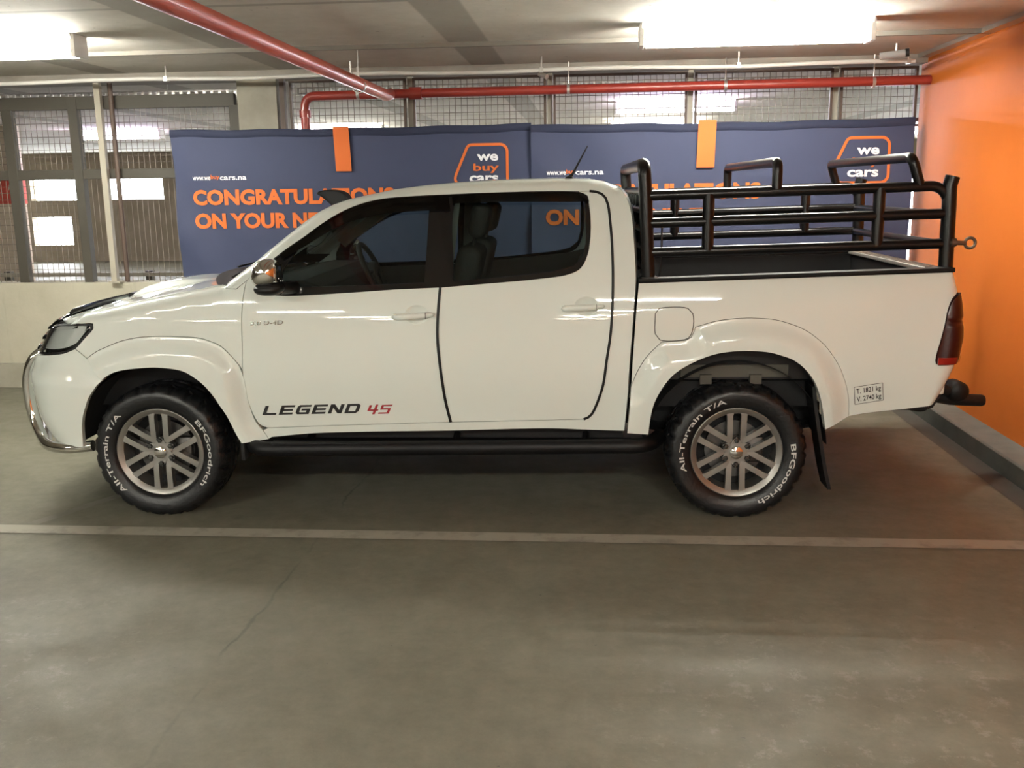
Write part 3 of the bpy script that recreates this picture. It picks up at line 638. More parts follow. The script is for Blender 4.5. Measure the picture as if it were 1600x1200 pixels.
for side in SIDES:
    # ---------------- front wing
    P=join(topline(CV['head_top'][0][0],.395),topline(.395,.50),[CV['door_lead'][1],CV['door_lead'][2]],)
    wing=join(topline(-.62,.395),[(.41,1.232),(.47,1.228),tuple(CV['door_lead'][2])],spline([tuple(q) for q in CV['door_lead'][2:8]]),C_('flareF_a',True),C_('seam',True),C_('head_back',True),[(-.32,1.056),(-.5,1.050),(-.60,1.045)])
    panel('front_wing',wing,PAINT,T,side)
    fl=join(C_('flareF_a'),C_('flareF_b'),[tuple(CV['archF_a'][-1])],C_('archF_a',True),C_('seam2',True))
    panel('wheel_arch_flare',fl,PAINT,T,side,gap=.0012,bump=bumpF,edge=.05,res=.022)
    # bumper (one half each side up to the middle)
    SE=-.42-SN
    hb=C_('head_bot'); 
    bum=join(C_('seam'),C_('seam2'),C_('archF_b',True),[(-.50,.371),(-.62,.368),(-.8,.37),(-1.0,.375),(-1.22,.375),(SE,.375),(SE,.845),(-1.2,.845),(-.95,.85),(-.80,.862)],C_('head_bot',True))
    holes=[[(-.62,.60),(-.72,.61),(-.78,.56),(-.74,.49),(-.64,.49),(-.58,.54)]]
    hl=[[(-1.02,.46),(-1.02,.60),(-1.10,.66),(-1.5,.66),(-1.5,.46)][::1]]
    bo=panel('front_bumper',bum,PAINT,T,side,edge=.03,res=.035,bump=lambda X,Y: .038*sm01((-.22-X)/.03)*sm01(1-(-.45-X)/.25)*sm01((Y-.2)/.2)*0+.018*sm01((.80-Y)/.1)*sm01((X+1.6)/.4))
    q=panel('lower_intake',[(-1.04,.46),(SE,.46),(SE,.64),(-1.10,.64)],BLK,T,side,off=.006 if True else 0,gap=0,edge=.02); q.parent=bo
    # headlamp
    hp=join(C_('head_back'),C_('head_bot'),[(-.80,.868),(-.86,.89),(-.88,.95),(-.84,1.015),(-.78,1.034)],C_('head_top'))
    h=panel('headlamp',inset(hp,.004),BGL,T,side,off=-.03,gap=0,edge=.03)
    q=panel('reflector',inset(hp,.030),HLR,T,side,off=-.022,gap=0,edge=.006); q.parent=h
    q=panel('brow_glint',inset(join([(-.34,1.044),(-.72,1.030),(-.76,1.008),(-.36,1.014)]),.002),FIX,T,side,off=-.004,gap=0,edge=.008); q.parent=h  # white strip painted in for the lamp reflection on the chrome brow
    q=panel('lens',inset(hp,.012),CLR,T,side,off=.002,gap=0,edge=.02); q.parent=h
    q=panel('headlamp_seal',inset(hp,.002),BLK,T,side,off=-.001,gap=0,edge=.02,holes=[inset(hp,.011)],res=.03); q.parent=h
    # grille half
    g=panel('grille',[(-.90,.872),(SE,.872),(SE,1.035),(-.87,1.03),(-.90,.95)],BLK,T,side,off=-.015,gap=0,edge=.03)
    for z in (.90,.955,1.01,1.035):
        q=strip_on('chrome_bar',[(-.87-i*.05,z) for i in range(14) if -.87-i*.05>SE-.001]+[(SE,z)],.026,CHR,T,side,off=-.002,h=.018); q.parent=g
    # ---------------- doors
    dl=C_('door_lead'); i0=min(range(len(dl)),key=lambda i:abs(dl[i][1]-1.232))
    fd=join(dl,C_('doorF_bot'),C_('door_mid',True),C_('dloF_bot',True),[tuple(CV['dlo_front'][1]),tuple(CV['dlo_front'][2]),tuple(CV['dlo_front'][3])],[tuple(CV['door_lead'][0])])
    d1=panel('front_door',fd,PAINT,T,side,gap=.0016,holes=[CUPS[tuple(PT['handleF'])]])
    rd=join(C_('door_mid'),C_('doorR_bot'),C_('doorR_back'),[tuple(CV['dlo_top'][-1])],C_('dlo_tip',True),C_('dloR_bot',True))
    d2=panel('rear_door',rd,PAINT,T,side,gap=.0016,holes=[CUPS[tuple(PT['handleR'])]])
    mid=tuple(CV['door_mid'][0]); mt_=(mid[0]+.045,CV['dlo_top'][9][1])
    wf=join(C_('dlo_front'),spline([tuple(q) for q in CV['dlo_top'][:10]]),[mid],C_('dloF_bot',True))
    wr=join([mid],spline([tuple(q) for q in CV['dlo_top'][9:]]),C_('dlo_tip',True),C_('dloR_bot',True))
    gf=[(.745,1.255),(.74,1.30),(.80,1.40),(.90,1.50),(1.0,1.565),(1.10,1.61),(1.25,1.645),(1.42,1.66),(1.50,1.664),(1.475,1.26),(1.2,1.248)]
    gf=[(.70,1.235),(.72,1.33),(.80,1.435),(.90,1.525),(1.0,1.59),(1.12,1.635),(1.28,1.665),(1.485,1.68),(1.462,1.252),(1.2,1.243),(.9,1.236)]
    gr=[(1.61,1.258),(1.64,1.69),(1.9,1.697),(2.2,1.69),(2.286,1.672),(2.298,1.55),(2.296,1.44),(2.280,1.372),(2.235,1.330),(2.14,1.306),(1.85,1.276)]
    gr=spline(gr+[gr[0]],.04)[:-1]
    for d,wpoly,gl,nm in ((d1,wf,gf,'front'),(d2,wr,gr,'rear')):
        q=panel('window_frame',wpoly,BGL,T,side,off=-.005,gap=0,edge=.02,holes=[gl]); q.parent=d
        q=panel('window_glass',inset(gl,-.006),GLS,T,side,off=-.014,gap=0,edge=.004,res=.06); q.parent=d
    # wind deflectors over the windows
    dt=C_('dlo_top'); k=[p for p in dt if .70<p[0]<1.585]
    vis=k+[(p[0]+.012,p[1]-min(.075,.03+.10*max(0,(p[0]-.70)))) for p in k[::-1]]
    q=panel('wind_deflector',vis,VIS,T,side,off=.012,gap=0,edge=.004); q.parent=d1
    k=[p for p in dt if 1.60<p[0]<2.262]+[(2.318,1.655)]
    vis=k+[(2.25,1.652),(2.1,1.655),(1.85,1.657),(1.605,1.652)]
    q=panel('wind_deflector',vis,VIS,T,side,off=.012,gap=0,edge=.004); q.parent=d2
    q=strip_on('door_edge_strip',[(p[0]-.002,p[1]) for p in C_('door_mid')],.014,BLK,T,side); q.parent=d1
    q=strip_on('door_edge_strip',[p for p in C_('doorR_back')],.013,BLK,T,side); q.parent=d2
    for d,(hx,hz) in ((d1,PT['handleF']),(d2,PT['handleR'])):
        cup=CUPS[(hx,hz)]; ccx,ccz=hx+.018,hz+.004
        def bowl(X,Y,ccx=ccx,ccz=ccz): return -.019*np.clip(1-((X-ccx)/.062)**2-((Y-ccz)/.050)**2,0,1)**.8
        q=panel('handle_cup',cup,PAINT,T,side,gap=0,edge=.003,off=-.0008,res=.009,bump=bowl); q.parent=d
        y0=surf(hx,hz)[1]; m=MB(); n=28; V=[]; k=12
        for i in range(n+1):
            t=-1+2*i/n; e=max(.02,(1-abs(t)**7))**.5; x=hx+.112*t; out=.012+.018*(1-t*t)**.6
            for a in range(k):
                an=2*pi*a/k; V.append((x,y0-out+.011*e*cos(an),hz+.006*t+.0165*e*(1-.12*t)*sin(an)))
        fs=[(i*k+a,i*k+(a+1)%k,(i+1)*k+(a+1)%k,(i+1)*k+a) for i in range(n) for a in range(k)]+[tuple(range(k)),tuple(n*k+a for a in range(k))]
        if side<0: V=[(a,2*W2-b,c) for a,b,c in V]
        m.add(V,fs); q=m.build('door_handle',PAINT,d,smooth=60)
        for xx in (hx-.098,hx+.098):
            m=MB(); a_,b_2=sorted((y0-.016,y0+.012)); m.box((xx-.010,a_,hz-.009),(xx+.010,b_2,hz+.009))
            if side<0: m.v=[(p,2*W2-q_,c) for p,q_,c in m.v]
            m.build('handle_mount',PAINT,q)
        if side>0:
            m=MB(); xx=hx+.066; m.box((xx,y0-.0405,hz-.012),(xx+.002,y0-.02,hz+.018)); m.build('handle_gap',BLK,q)
    # ---------------- cab side
    ct=topline(.50,2.458)
    cb=C_('cab_back')
    # between door rear edge and bed, pillars, sill
    dr=C_('doorR_back'); dlf=[tuple(CV['door_lead'][i]) for i in (2,1,0)]
    cabp=join([(.41,1.232)],topline(.405,2.458),cb,C_('rocker',True),[tuple(CV['flareF_b'][-1])],[tuple(CV['flareF_b'][-2])],[tuple(CV['doorF_bot'][0])],C_('doorF_bot'),C_('doorR_bot'),dr,[tuple(CV['dlo_top'][-1])],C_('dlo_top',True),dlf,[(.47,1.228)])
    cs=panel('cab_side',cabp,PAINT,T,side,gap=.0012)
    q=strip_on('door_surround',C_('dlo_top'),.006,BLK,T,side,off=.0); q.parent=cs
    # ---------------- load bed side
    be=C_('bed_bot')
    tail=join(C_('tail_in'),C_('tail_bot'))
    SRQ=XR+RR*pi/2; TT=(max(tail[0][0]+.01,4.165),tail[0][1]+.002); TB=tail[-1]; BBE=CV['bed_bot'][-1]
    bed=join(C_('bed_top'),[(SRQ-.01,1.291),(SRQ-.01,TT[1]+.004)],[TT],tail,[(SRQ-.01,TB[1]+.002),(SRQ-.01,.66),(BBE[0]+.02,BBE[1]+.003)],C_('bed_bot',True),C_('flareR_d',True),C_('flareR_c',True),C_('flareR_b',True),C_('flareR_a',True),C_('bed_front',True))
    fp=C_('flap'); 
    bs=panel('bed_side',bed,PAINT,T,side,gap=.0016)
    rf=join(C_('bed_front2'),C_('archR_foot'),C_('archR'),C_('flareR_e',True),C_('flareR_d',True),C_('flareR_c',True),C_('flareR_b',True),C_('flareR_a',True))
    panel('wheel_arch_flare',rf,PAINT,T,side,gap=.0012,bump=bumpR,edge=.05,res=.022)
    # tail lamp
    tl=join(tail,[(SRQ-.01,TB[1]+.004),(SRQ-.01,1.03),(SRQ-.01,TT[1]-.01),(SRQ-.03,TT[1])],[TT])
    q0=panel('tail_lamp',tl,RED,T,side,off=.004,gap=.002,edge=.02,res=.02,bump=lambda X,Y:.012*sm01((X-4.08)/.06)*(1-.8*np.exp(-((Y-1.035)/.012)**2)))
    q=panel('lower_lens',[(4.068,.820),(4.11,.820),(4.15,.820),(SRQ-.012,.820),(SRQ-.012,.856),(4.15,.858),(4.11,.859),(4.066,.860)],REDB,T,side,off=.024,gap=.002,edge=.01); q.parent=q0
    if side>0:
        fi=panel('fuel_flap',fp,PAINT,T,side,off=.0015,gap=.0035,edge=.01)
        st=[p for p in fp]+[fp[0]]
        q=strip_on('flap_seam',st,.0045,mat('seam_gap_shade',(.06,.06,.055),.8),T,side,off=.0005,h=.0006); q.parent=fi  # dark strip painted in for the shade inside the flap gap
    # black cap along the bed rail
    ff=[(x,.115) for x in (2.567,4.155)]
    m=MB(); zt=lambda x: 1.2458+(1.2892-1.2458)*(x-2.567)/(4.157-2.567)
    V=[]; xs=[2.567+1.578*i/24 for i in range(25)]
    sec=((.018,-.006),(.012,.004),(.018,.016),(.09,.018),(.11,.012),(.112,-.05),(.10,-.05),(.03,-.002))
    for x in xs:
        for a,b in sec: V.append((x,a+.022 if side>0 else 2*W2-a-.022,zt(x)+b))
    n=len(sec); m.add(V,[(i*n+j,i*n+(j+1)%n,(i+1)*n+(j+1)%n,(i+1)*n+j) for i in range(24) for j in range(n)]+[tuple(range(n)),tuple(24*n+j for j in range(n))]); m.build('bed_rail_cap',BLK,T,smooth=30)
    # inner bed wall
    m=MB(); ya,yb=(.13,.15) if side>0 else (2*W2-.15,2*W2-.13); m.add([(2.56,ya,.74),(4.09,ya,.74),(4.09,ya,1.27),(2.56,ya,1.245),(2.56,yb,.74),(4.09,yb,.74),(4.09,yb,1.27),(2.56,yb,1.245)],[(0,1,2,3),(7,6,5,4),(3,2,6,7),(0,4,5,1),(1,5,6,2),(0,3,7,4)]); m.build('bed_liner_wall',BLK,T)
    # wheel housings
    for cx,R,x_0 in ((-.01,.47,0),(3.085,.475,0)):
        m=MB(); V=[];n=28; a0,a1=radians(3),radians(177)
        yy=(.05,.42)
        for i in range(n+1):
            a=a0+(a1-a0)*i/n
            for y in yy: V.append((cx+R*cos(a),y if side>0 else 2*W2-y,.36+R*sin(a)*.98))
        V+= [(cx,.42 if side>0 else 2*W2-.42,.30)]
        fs=[(2*i,2*i+1,2*i+3,2*i+2) for i in range(n)]+[(2*i+1,2*n+2,2*i+3) for i in range(n)]
        m.add(V,fs); m.build('wheel_housing',DARK,T,smooth=60)
# ---------------- bonnet, roof, windscreen, rear of the cab
edge=[surf(s,topz(s)-.0005) for s in [-.62-.0+i*.02*1.0 for i in range(0,51)] if s<=.40]
exs=[p[0] for p in edge]; ezs=[p[2] for p in edge]
def ez(x): return interp(x,exs,ezs)
near=[(p[0],p[1]) for p in edge][::-1]
nose=[surf(-.62-(SN-.20)*i/30,1.052) for i in range(31) if -.62-(SN-.20)*i/30>-.42-SN]
nose+=[surf(-.42-SN,1.052)]
half=near+[(p[0],p[1]) for p in nose[1:]]
yc=W2
def backx(y): return .395-.20*(1-((y-W2)/(W2-.08))**2)
back=[(backx(y),y) for y in [half[0][1]+(2*W2-2*half[0][1])*i/24 for i in range(25)]]
full=half+[(x,2*W2-y) for x,y in half[::-1][1:]]
poly=full+back[::-1][1:-1]
def Ss(a,b,x): t=min(1,max(0,(x-a)/(b-a))); return t*t*(3-2*t)
def hood_z(x,y):
    v=abs(y-W2); r=(1-min(1,v/.80)**2)
    z=ez(x) if x>exs[0] else ezs[0]-.6*(exs[0]-x)*.35
    z+=.030*r*Ss(-.80,-.5,x)
    z+=.010*(1-Ss(.02,.05,abs(v-.52)))*Ss(-.7,-.45,x)*0
    sc=(1-Ss(.20,.26,v))*Ss(-.43,-.25,x)*(1-Ss(-.22,.18,x))
    return z+.042*sc-.004*(1-Ss(.0,.03,abs(v-.30)))*Ss(-.7,-.4,x)
P=[(a,b) for a,b in poly]
V,Fc=fill(P,(),.028)
m=MB(); m.add([(a,b,hood_z(a,b)+.001) for a,b in V],Fc); n=len(P); o=len(m.v)
bn=m.build('bonnet',PAINT,T,smooth=50)
for p in bn.data.polygons:
    pass
import bmesh
bm=bmesh.new(); bm.from_mesh(bn.data); 
for f in bm.faces:
    if f.normal.z<0: f.normal_flip()
be_=[e for e in bm.edges if e.is_boundary]; r=bmesh.ops.extrude_edge_only(bm,edges=be_)
for g in r['geom']:
    if isinstance(g,bmesh.types.BMVert): g.co.z-=.02; g.co.y+= .004 if g.co.y<W2 else -.004; g.co.x+=.006 if g.co.x<0 else 0
bm.to_mesh(bn.data); bm.free()
m=MB(); m.prism([(W2-.19,.005),(W2+.19,.005),(W2+.17,.040),(W2-.17,.040)],-.415,-.36,axis='x'); m.v=[(a,b,c+ez(-.4)+.022) for a,b,c in m.v]; m.build('scoop_intake',BLK,bn)
V=[];ys=[half[-1][1]*0+.42+(2*W2-.84)*i/30 for i in range(31)]
nx=[p[0] for p in nose]; ny=[p[1] for p in nose]
m=MB()
for y in ys:
    yy=y if y<W2 else 2*W2-y; x=interp(yy,ny,nx); V+=[(x+.015,y,1.048),(x+.008,y,1.062),(x+.030,y,1.084),(x+.09,y,1.100),(x+.10,y,1.092),(x+.04,y,1.066)]
m.add(V,[(i*6+j,i*6+(j+1)%6,(i+1)*6+(j+1)%6,(i+1)*6+j) for i in range(30) for j in range(6)]+[tuple(range(6)),tuple(180+j for j in range(6))]); m.build('stone_guard',BGL,bn,smooth=50)
m=MB(); m.lathe([(.001,-.006),(.045,-.006),(.052,0),(.045,.006)],(0,0,0),24,axis='x'); 
m.v=[(a-.905+.125,b+W2,c*.8+.955) for a,b,c in m.v]; m.build('emblem',CHR,bn,smooth=50)
# shell across the roof: u along the cab, v across
def cross(s,v,crown,bulge):
    a=surf(s,topz(s)-.0005); y=a[1]+(2*W2-2*a[1])*v; k=1-(2*v-1)**2; k2=k*(.65+.35*k)
    return (a[0]-bulge*k,y,a[2]+crown*k2)
def loft(us,vs,fcr,fbu,name,mt,smooth=60,par=T,sink=0):
    m=MB(); V=[]
    for s in us:
        for v in vs:
            p=cross(s,v,fcr(s),fbu(s)); V.append((p[0],p[1],p[2]-sink))
    n=len(vs); m.add(V,[(i*n+j,i*n+j+1,(i+1)*n+j+1,(i+1)*n+j) for i in range(len(us)-1) for j in range(n-1)]); o=m.build(name,mt,par,smooth=smooth,flip=False)
    if sum(p.normal.z for p in o.data.polygons)<0: o.data.flip_normals()
    return o
fb=lambda s: .10*(1-Ss(.41,1.3,s))
fc=lambda s: .010*Ss(.6,1.3,s)*(1-.25*Ss(2.2,2.5,s))
roof=loft([1.06+(2.458-1.06)*i/50 for i in range(51)],[i/40 for i in range(41)],fc,fb,'roof',PAINT)
loft([.41+(1.07-.41)*i/24 for i in range(25)],[.055+.89*i/30 for i in range(31)],fc,fb,'windscreen',GLS,sink=.004)
for a,b in ((0,.058),(.942,1)):
    loft([.405+(1.07-.405)*i/24 for i in range(25)],[a+(b-a)*i/4 for i in range(5)],fc,fb,'windscreen_pillar',PAINT)
# cab rear wall following the rear edge of the cab side
cb=C_('cab_back'); m=MB(); V=[]; vs=[i/24 for i in range(25)]
for s,z in cb:
    a=surf(s,z) if z<1.72 else surf(s,min(z,1.7315))
    for v in vs:
        y=a[1]+(2*W2-2*a[1])*v; k=1-(2*v-1)**2; kk=k*(.65+.35*k); zz=z+ (fc(2.458)*kk)*Ss(1.2,1.73,z)
        V.append((a[0]+.02*min(1,k*4),y,zz))
n=25; fs=[(i*n+j,i*n+j+1,(i+1)*n+j+1,(i+1)*n+j) for i in range(len(cb)-1) for j in range(n-1)]
keep=[]
for f in fs:
    x,y,z=[sum(V[i][k] for i in f)/4 for k in range(3)]
    if not(.42<y<2*W2-.42 and 1.33<z<1.62): keep.append(f)
m.add(V,keep); m.build('cab_rear_wall',PAINT,T,smooth=60)
m=MB(); m.add([(2.50,.36,1.28),(2.50,2*W2-.36,1.28),(2.475,2*W2-.36,1.66),(2.475,.36,1.66)],[(0,1,2,3)]); m.build('rear_window',GFR,T)
# scuttle panel, wipers
m=MB(); V=[]
for i in range(25):
    y=.10+(2*W2-.20)*i/24; xb=backx(y); k=1-((y-W2)/(W2-.08))**2; V+=[(xb-.03,y,ez(.39)+.0+.02*k),(xb+.12,y,ez(.39)+.0+.035*k),(xb+.20,y,ez(.39)+.055+.03*k)]
m.add(V,[(i*3+j,i*3+j+1,(i+1)*3+j+1,(i+1)*3+j) for i in range(24) for j in range(2)]); m.build('scuttle_panel',BLK,T,smooth=50)
for a,b in (((.32,.62,1.272),(.40,.20,1.275)),((.26,1.25,1.285),(.25,.74,1.29))):
    m=MB(); m.tube([a,((a[0]+b[0])/2+.01,(a[1]+b[1])/2,a[2]+.008),b],.006,8); m.build('wiper',BLK,T,smooth=50)
# aerial
m=MB(); m.tube([(2.215,.3,1.775),(2.235,.3,1.80),(2.31,.3,1.938)],[.014,.006,.003],10); m.lathe([(.0,.0),(.025,0),(.02,.014),(0,.02)],(2.215,.3,1.768),16,axis='z'); m.build('aerial',BLK,T,smooth=50)
# ---------------- door mirrors
for side in SIDES:
    def Y(y): return y if side>0 else 2*W2-y
    pr=[(.618,1.350,.3),(.632,1.378,.7),(.665,1.392,1),(.715,1.393,1),(.745,1.383,.8),(.762,1.35,.7),(.770,1.29,.6),(.768,1.25,.5)]
    m=MB(); n,k=20,20; V=[]
    # rounded shell: superellipsoid
    for i in range(n+1):
        t=-pi/2+pi*i/n
        for j in range(k):
            a=2*pi*j/k; ct=abs(cos(t))**.75; sx=abs(cos(a))**.75*(1 if cos(a)>=0 else -1); sy=abs(sin(a))**.75*(1 if sin(a)>=0 else -1)
            st=abs(sin(t))**.75*(1 if t>=0 else -1); zz=1.325+.070*st; xx=.693+.068*ct*sx*(1-.12*st)+.008*st; yy=-.14+.085*ct*sy; V.append((xx,Y(yy),zz))
    fs=[(i*k+j,i*k+(j+1)%k,(i+1)*k+(j+1)%k,(i+1)*k+j) for i in range(n) for j in range(k)]
    m.add(V,fs); mr=m.build('door_mirror',CHR,T,smooth=80)
    m=MB(); V=[]
    for i in range(n+1):
        t=-pi/2+pi*i/n
        for j in range(k):
            a=2*pi*j/k; ct=abs(cos(t))**.7; sx=abs(cos(a))**.75*(1 if cos(a)>=0 else -1); sy=abs(sin(a))**.75*(1 if sin(a)>=0 else -1)
            V.append((.700+.072*ct*sx,Y(-.135+.083*ct*sy),1.245+.032*sin(t)+.008*sx*0))
    m.add(V,fs); m.build('mirror_base_shell',BLK,mr,smooth=80)
    m=MB(); m.tube([(.735,Y(-.08),1.245),(.76,Y(-.01),1.235),(.78,Y(.05),1.235)],[.035,.030,.032],12); m.build('mirror_arm',BLK,mr,smooth=60)
    m=MB(); m.prism([(Y(-.195),1.285),(Y(-.085),1.285),(Y(-.09),1.365),(Y(-.19),1.365)],.752,.757,axis='x'); m.v=[(a,b,c) for a,b,c in m.v]; m.build('mirror_glass',MGL,mr)
# ---------------- snorkel on the far side
m=MB(); m.tube([(.40,2*W2-.02,1.15),(.46,2*W2-.03,1.30),(.58,2*W2-.10,1.42),(.72,2*W2-.20,1.56),(.74,2*W2-.21,1.62)],.035,12)
sn=m.build('snorkel',BLK,T,smooth=50)
m=MB(); m.add([(a,b,c) for a,b,c in []],[]); prof=[(.545,1.690),(.56,1.702),(.60,1.712),(.65,1.714),(.70,1.707),(.735,1.690),(.755,1.665),(.77,1.630),(.74,1.600),(.69,1.592),(.655,1.600),(.62,1.635),(.58,1.668)]
m.prism([(a,b+.018) for a,b in prof],1.50,1.64); q=m.build('snorkel_head',BLK,sn)
bv=q.modifiers.new('round','BEVEL'); bv.width=.014; bv.segments=3
# ---------------- bull bar
m=MB()
pts=[(-.40,.07,.372),(-.55,.075,.352),(-.70,.14,.350),(-.78,.24,.375),(-.845,.30,.45),(-.870,.31,.56),(-.872,.31,.68),(-.850,.31,.77),(-.80,.31,.84),(-.735,.33,.868)]
P1=[Vector(p) for p in pts]
def chaikin(P,k=2):
    for _ in range(k):
        Q=[P[0]]
        for i in range(len(P)-1): Q+=[P[i]*.75+P[i+1]*.25,P[i]*.25+P[i+1]*.75]
        P=Q+[P[-1]]
    return P
Pn=chaikin(P1); m.tube(Pn,.030,14); 
Pf=[Vector((p.x,2*W2-p.y,p.z)) for p in Pn]; m.tube(Pf,.030,14)
m.tube([( -.85,.31,.78),(-.92,.6,.80),(-.94,W2,.80),(-.93,2*W2-.6,.80),(-.875,2*W2-.31,.78)],.024,12)
m.tube([(-.70,.16,.352),(-.90,.5,.40),(-.92,W2,.42),(-.90,2*W2-.5,.40),(-.70,2*W2-.16,.352)],.024,12)
m.build('bull_bar',CHR,T,smooth=60)
# ---------------- decals and badges
def decal(body,u0,u1,v0,v1,mt,name,shear=0,bold=.0,ref=None,off=.0025,skew=None,par=None):
    V,Fc=text_fit(body,0,1,0,1,bold,shear,ref)
    VV=[]
    for a,b in V:
        s=u0[0]+(u1[0]-u0[0])*a+(v1[0]-u0[0])*b; z=u0[1]+(u1[1]-u0[1])*a+(v1[1]-u0[1])*b; VV.append(surf(s,z,off))
    m=MB(); m.add(VV,Fc); return m.build(name,mt,par or T)
D1=[o for o in T.children if o.name.startswith('front_door')][0]
BS=[o for o in T.children if o.name.startswith('bed_side')][0]
lb,lr,lt=PT['legend_l'],PT['legend_r'],PT['legend_t']
GL={'L':[[(0,1),(0,0),(1,0)]],'E':[[(1,1),(0,1),(0,0),(1,0)],[(0,.5),(.92,.5)]],'G':[[(1,1),(.12,1),(0,.86),(0,.14),(.12,0),(1,0),(1,.5),(.5,.5)]],
'N':[[(0,0),(0,1),(.12,1),(.88,0),(1,0),(1,1)]],'D':[[(0,0),(0,1),(.86,1),(1,.85),(1,.15),(.86,0),(0,0)]],'4':[[(.02,1),(0,.42),(1.05,.42)],[(.80,1.05),(.80,-.05)]],'5':[[(1.05,1),(0,1),(0,.55),(1,.55),(1,0),(-.05,0)]]}
def stroke_word(word,p0,p1,h,mt,name,wt=.2,gap=.34,slant=.42,par=None):
    L=hypot(p1[0]-p0[0],p1[1]-p0[1]); ux,uz=(p1[0]-p0[0])/L,(p1[1]-p0[1])/L; n=len(word); sl=slant*h; adv=(L-sl)/(n-(gap/(1+gap))); cw=adv/(1+gap); m=MB(); hw=wt*h/2
    for k,ch in enumerate(word):
        for st in GL[ch]:
            P=[(k*adv/1.7+hw+x*(cw/1.7-2*hw),hw+y*(h-2*hw)) for x,y in st]; cl=P[0]==P[-1]; Q=[]
            if cl: P=P[:-1]
            for i in range(len(P)):
                a=P[i-1] if (i or cl) else None; b=P[(i+1)%len(P)] if (i<len(P)-1 or cl) else None; c=P[i]
                d1_=Vector((c[0]-a[0],c[1]-a[1])).normalized() if a else None; d2_=Vector((b[0]-c[0],b[1]-c[1])).normalized() if b else None
                if d1_ is None: d1_=d2_; c=(c[0]-d2_.x*hw*.99,c[1]-d2_.y*hw*.99)
                if d2_ is None: d2_=d1_; c=(c[0]+d1_.x*hw*.99,c[1]+d1_.y*hw*.99)
                t=(d1_+d2_).normalized(); nn=Vector((-t.y,t.x)); q=hw/max(.35,nn.dot(Vector((-d1_.y,d1_.x)))); Q+=[(c[0]+nn.x*q,c[1]+nn.y*q),(c[0]-nn.x*q,c[1]-nn.y*q)]
            V=[]
            for a,b in Q:
                a=a*1.7+slant*b; V.append(surf(p0[0]+ux*a-uz*b*0,p0[1]+uz*a+b,.0025))
            N=len(P); m.add(V,[(2*i,2*i+1,2*((i+1)%N)+1,2*((i+1)%N)) for i in range(N if cl else N-1)])
    return m.build(name,mt,par or T)
stroke_word('LEGEND',lb,(lr[0]-.0,lr[1]),.052,INK,'lettering_legend',.215,.20,.45,D1)
nl,nr=PT['num_l'],PT['num_r']; stroke_word('45',nl,nr,.050,INKR,'lettering_number',.16,.20,.45,D1)
bl,br=PT['badge_l'],PT['badge_r']; decal('3.0 D-4D',bl,br,None,(bl[0],bl[1]+.024),CHR,'badge',.1,.02,par=D1,off=.005)
a,b_,c,d=PT['st_bl'],PT['st_br'],PT['st_tr'],PT['st_tl']
def lerp(p,q,t): return (p[0]+(q[0]-p[0])*t,p[1]+(q[1]-p[1])*t)
def quad(u,v): p=lerp(a,b_,u); q=lerp(d,c,u); return lerp(p,q,v)
for tx,v0,v1 in (('T. 1821 kg',.60,.88),('V. 2740 kg',.14,.42)):
    decal(tx,quad(.07,v0),quad(.93,v0),None,quad(.07,v1),INK,'weight_lettering',0,.012,ref='T1',par=BS)
cor=[quad(0,0),quad(1,0),quad(1,1),quad(0,1),quad(0,0)]
m=MB()
for i in range(4):
    p,q=cor[i],cor[i+1]; dx,dz=q[0]-p[0],q[1]-p[1]; L=hypot(dx,dz); nx_,nz_=-dz/L*.0013,dx/L*.0013
    m.add([surf(p[0]-nx_,p[1]-nz_,.0022),surf(q[0]-nx_,q[1]-nz_,.0022),surf(q[0]+nx_,q[1]+nz_,.0022),surf(p[0]+nx_,p[1]+nz_,.0022)],[(0,1,2,3)])
m.build('weight_plate_outline',INK,BS)
# ---------------- load bed, tailgate
m=MB(); m.box((2.56,.13,.72),(4.09,2*W2-.13,.74)); m.box((2.56,.13,.74),(2.585,2*W2-.13,1.235))
for i in range(12): yy=.25+i*.115; m.box((2.585,yy,.74),(4.2,yy+.05,.752))
m.build('bed_floor',BLK,T)
m=MB(); m.box((4.10,.10,.64),(4.165,2*W2-.10,1.275),bev=.012); tg=m.build('tailgate',PAINT,T,smooth=50)
m=MB(); m.box((4.07,.13,1.268),(4.172,2*W2-.13,1.290),bev=.004)
for i in range(60):
    for j in range(3): y=.15+i*.0245; x=4.080+j*.030; m.box((x,y,1.290),(x+.018,y+.006,1.292))
m.build('chequer_plate_cap',mat('dull_aluminium',(.36,.35,.32),.45,.7),tg,smooth=30)
m=MB(); m.box((4.165,.55,1.02),(4.18,2*W2-.55,1.08),bev=.004); m.build('tailgate_handle',BLK,tg)
m=MB(); m.box((4.088,.14,.74),(4.099,2*W2-.14,1.262)); m.build('tailgate_liner',BLK,tg)
# ---------------- bed cage
CY0,CY1=.12,2*W2-.14
def railz(x,k): # three rails rise a little to the rear
    return {1:1.679,2:1.541,3:1.391}[k]+(x-2.62)*.0205
hb=MB(); rr=.030
cz=1.24
pth=[(2.622,CY0,1.262),(2.600,CY0,1.72),(2.592,CY0,1.835),(2.592,CY1,1.835),(2.600,CY1,1.72),(2.622,CY1,1.262)]
hb.tube(rpath(pth,.07,6),[.034]*len(rpath(pth,.07,6)),14)
for z in (1.70,1.60,1.5,1.4,1.3): hb.tube([(2.605+(1.7-z)*.04,CY0,z),(2.605+(1.7-z)*.04,CY1,z)],.022,10)
for y in (.42,.65,.88,1.11,1.34): hb.tube([(2.606,y,1.70),(2.622,y,1.26)],.018,10)
CG=hb.build('bed_cage',PIPEB,T,smooth=50)
m=MB(); m.box((2.628,CY0+.03,1.27),(2.632,CY1-.03,1.69)); m.build('headboard_mesh',BLK,CG)
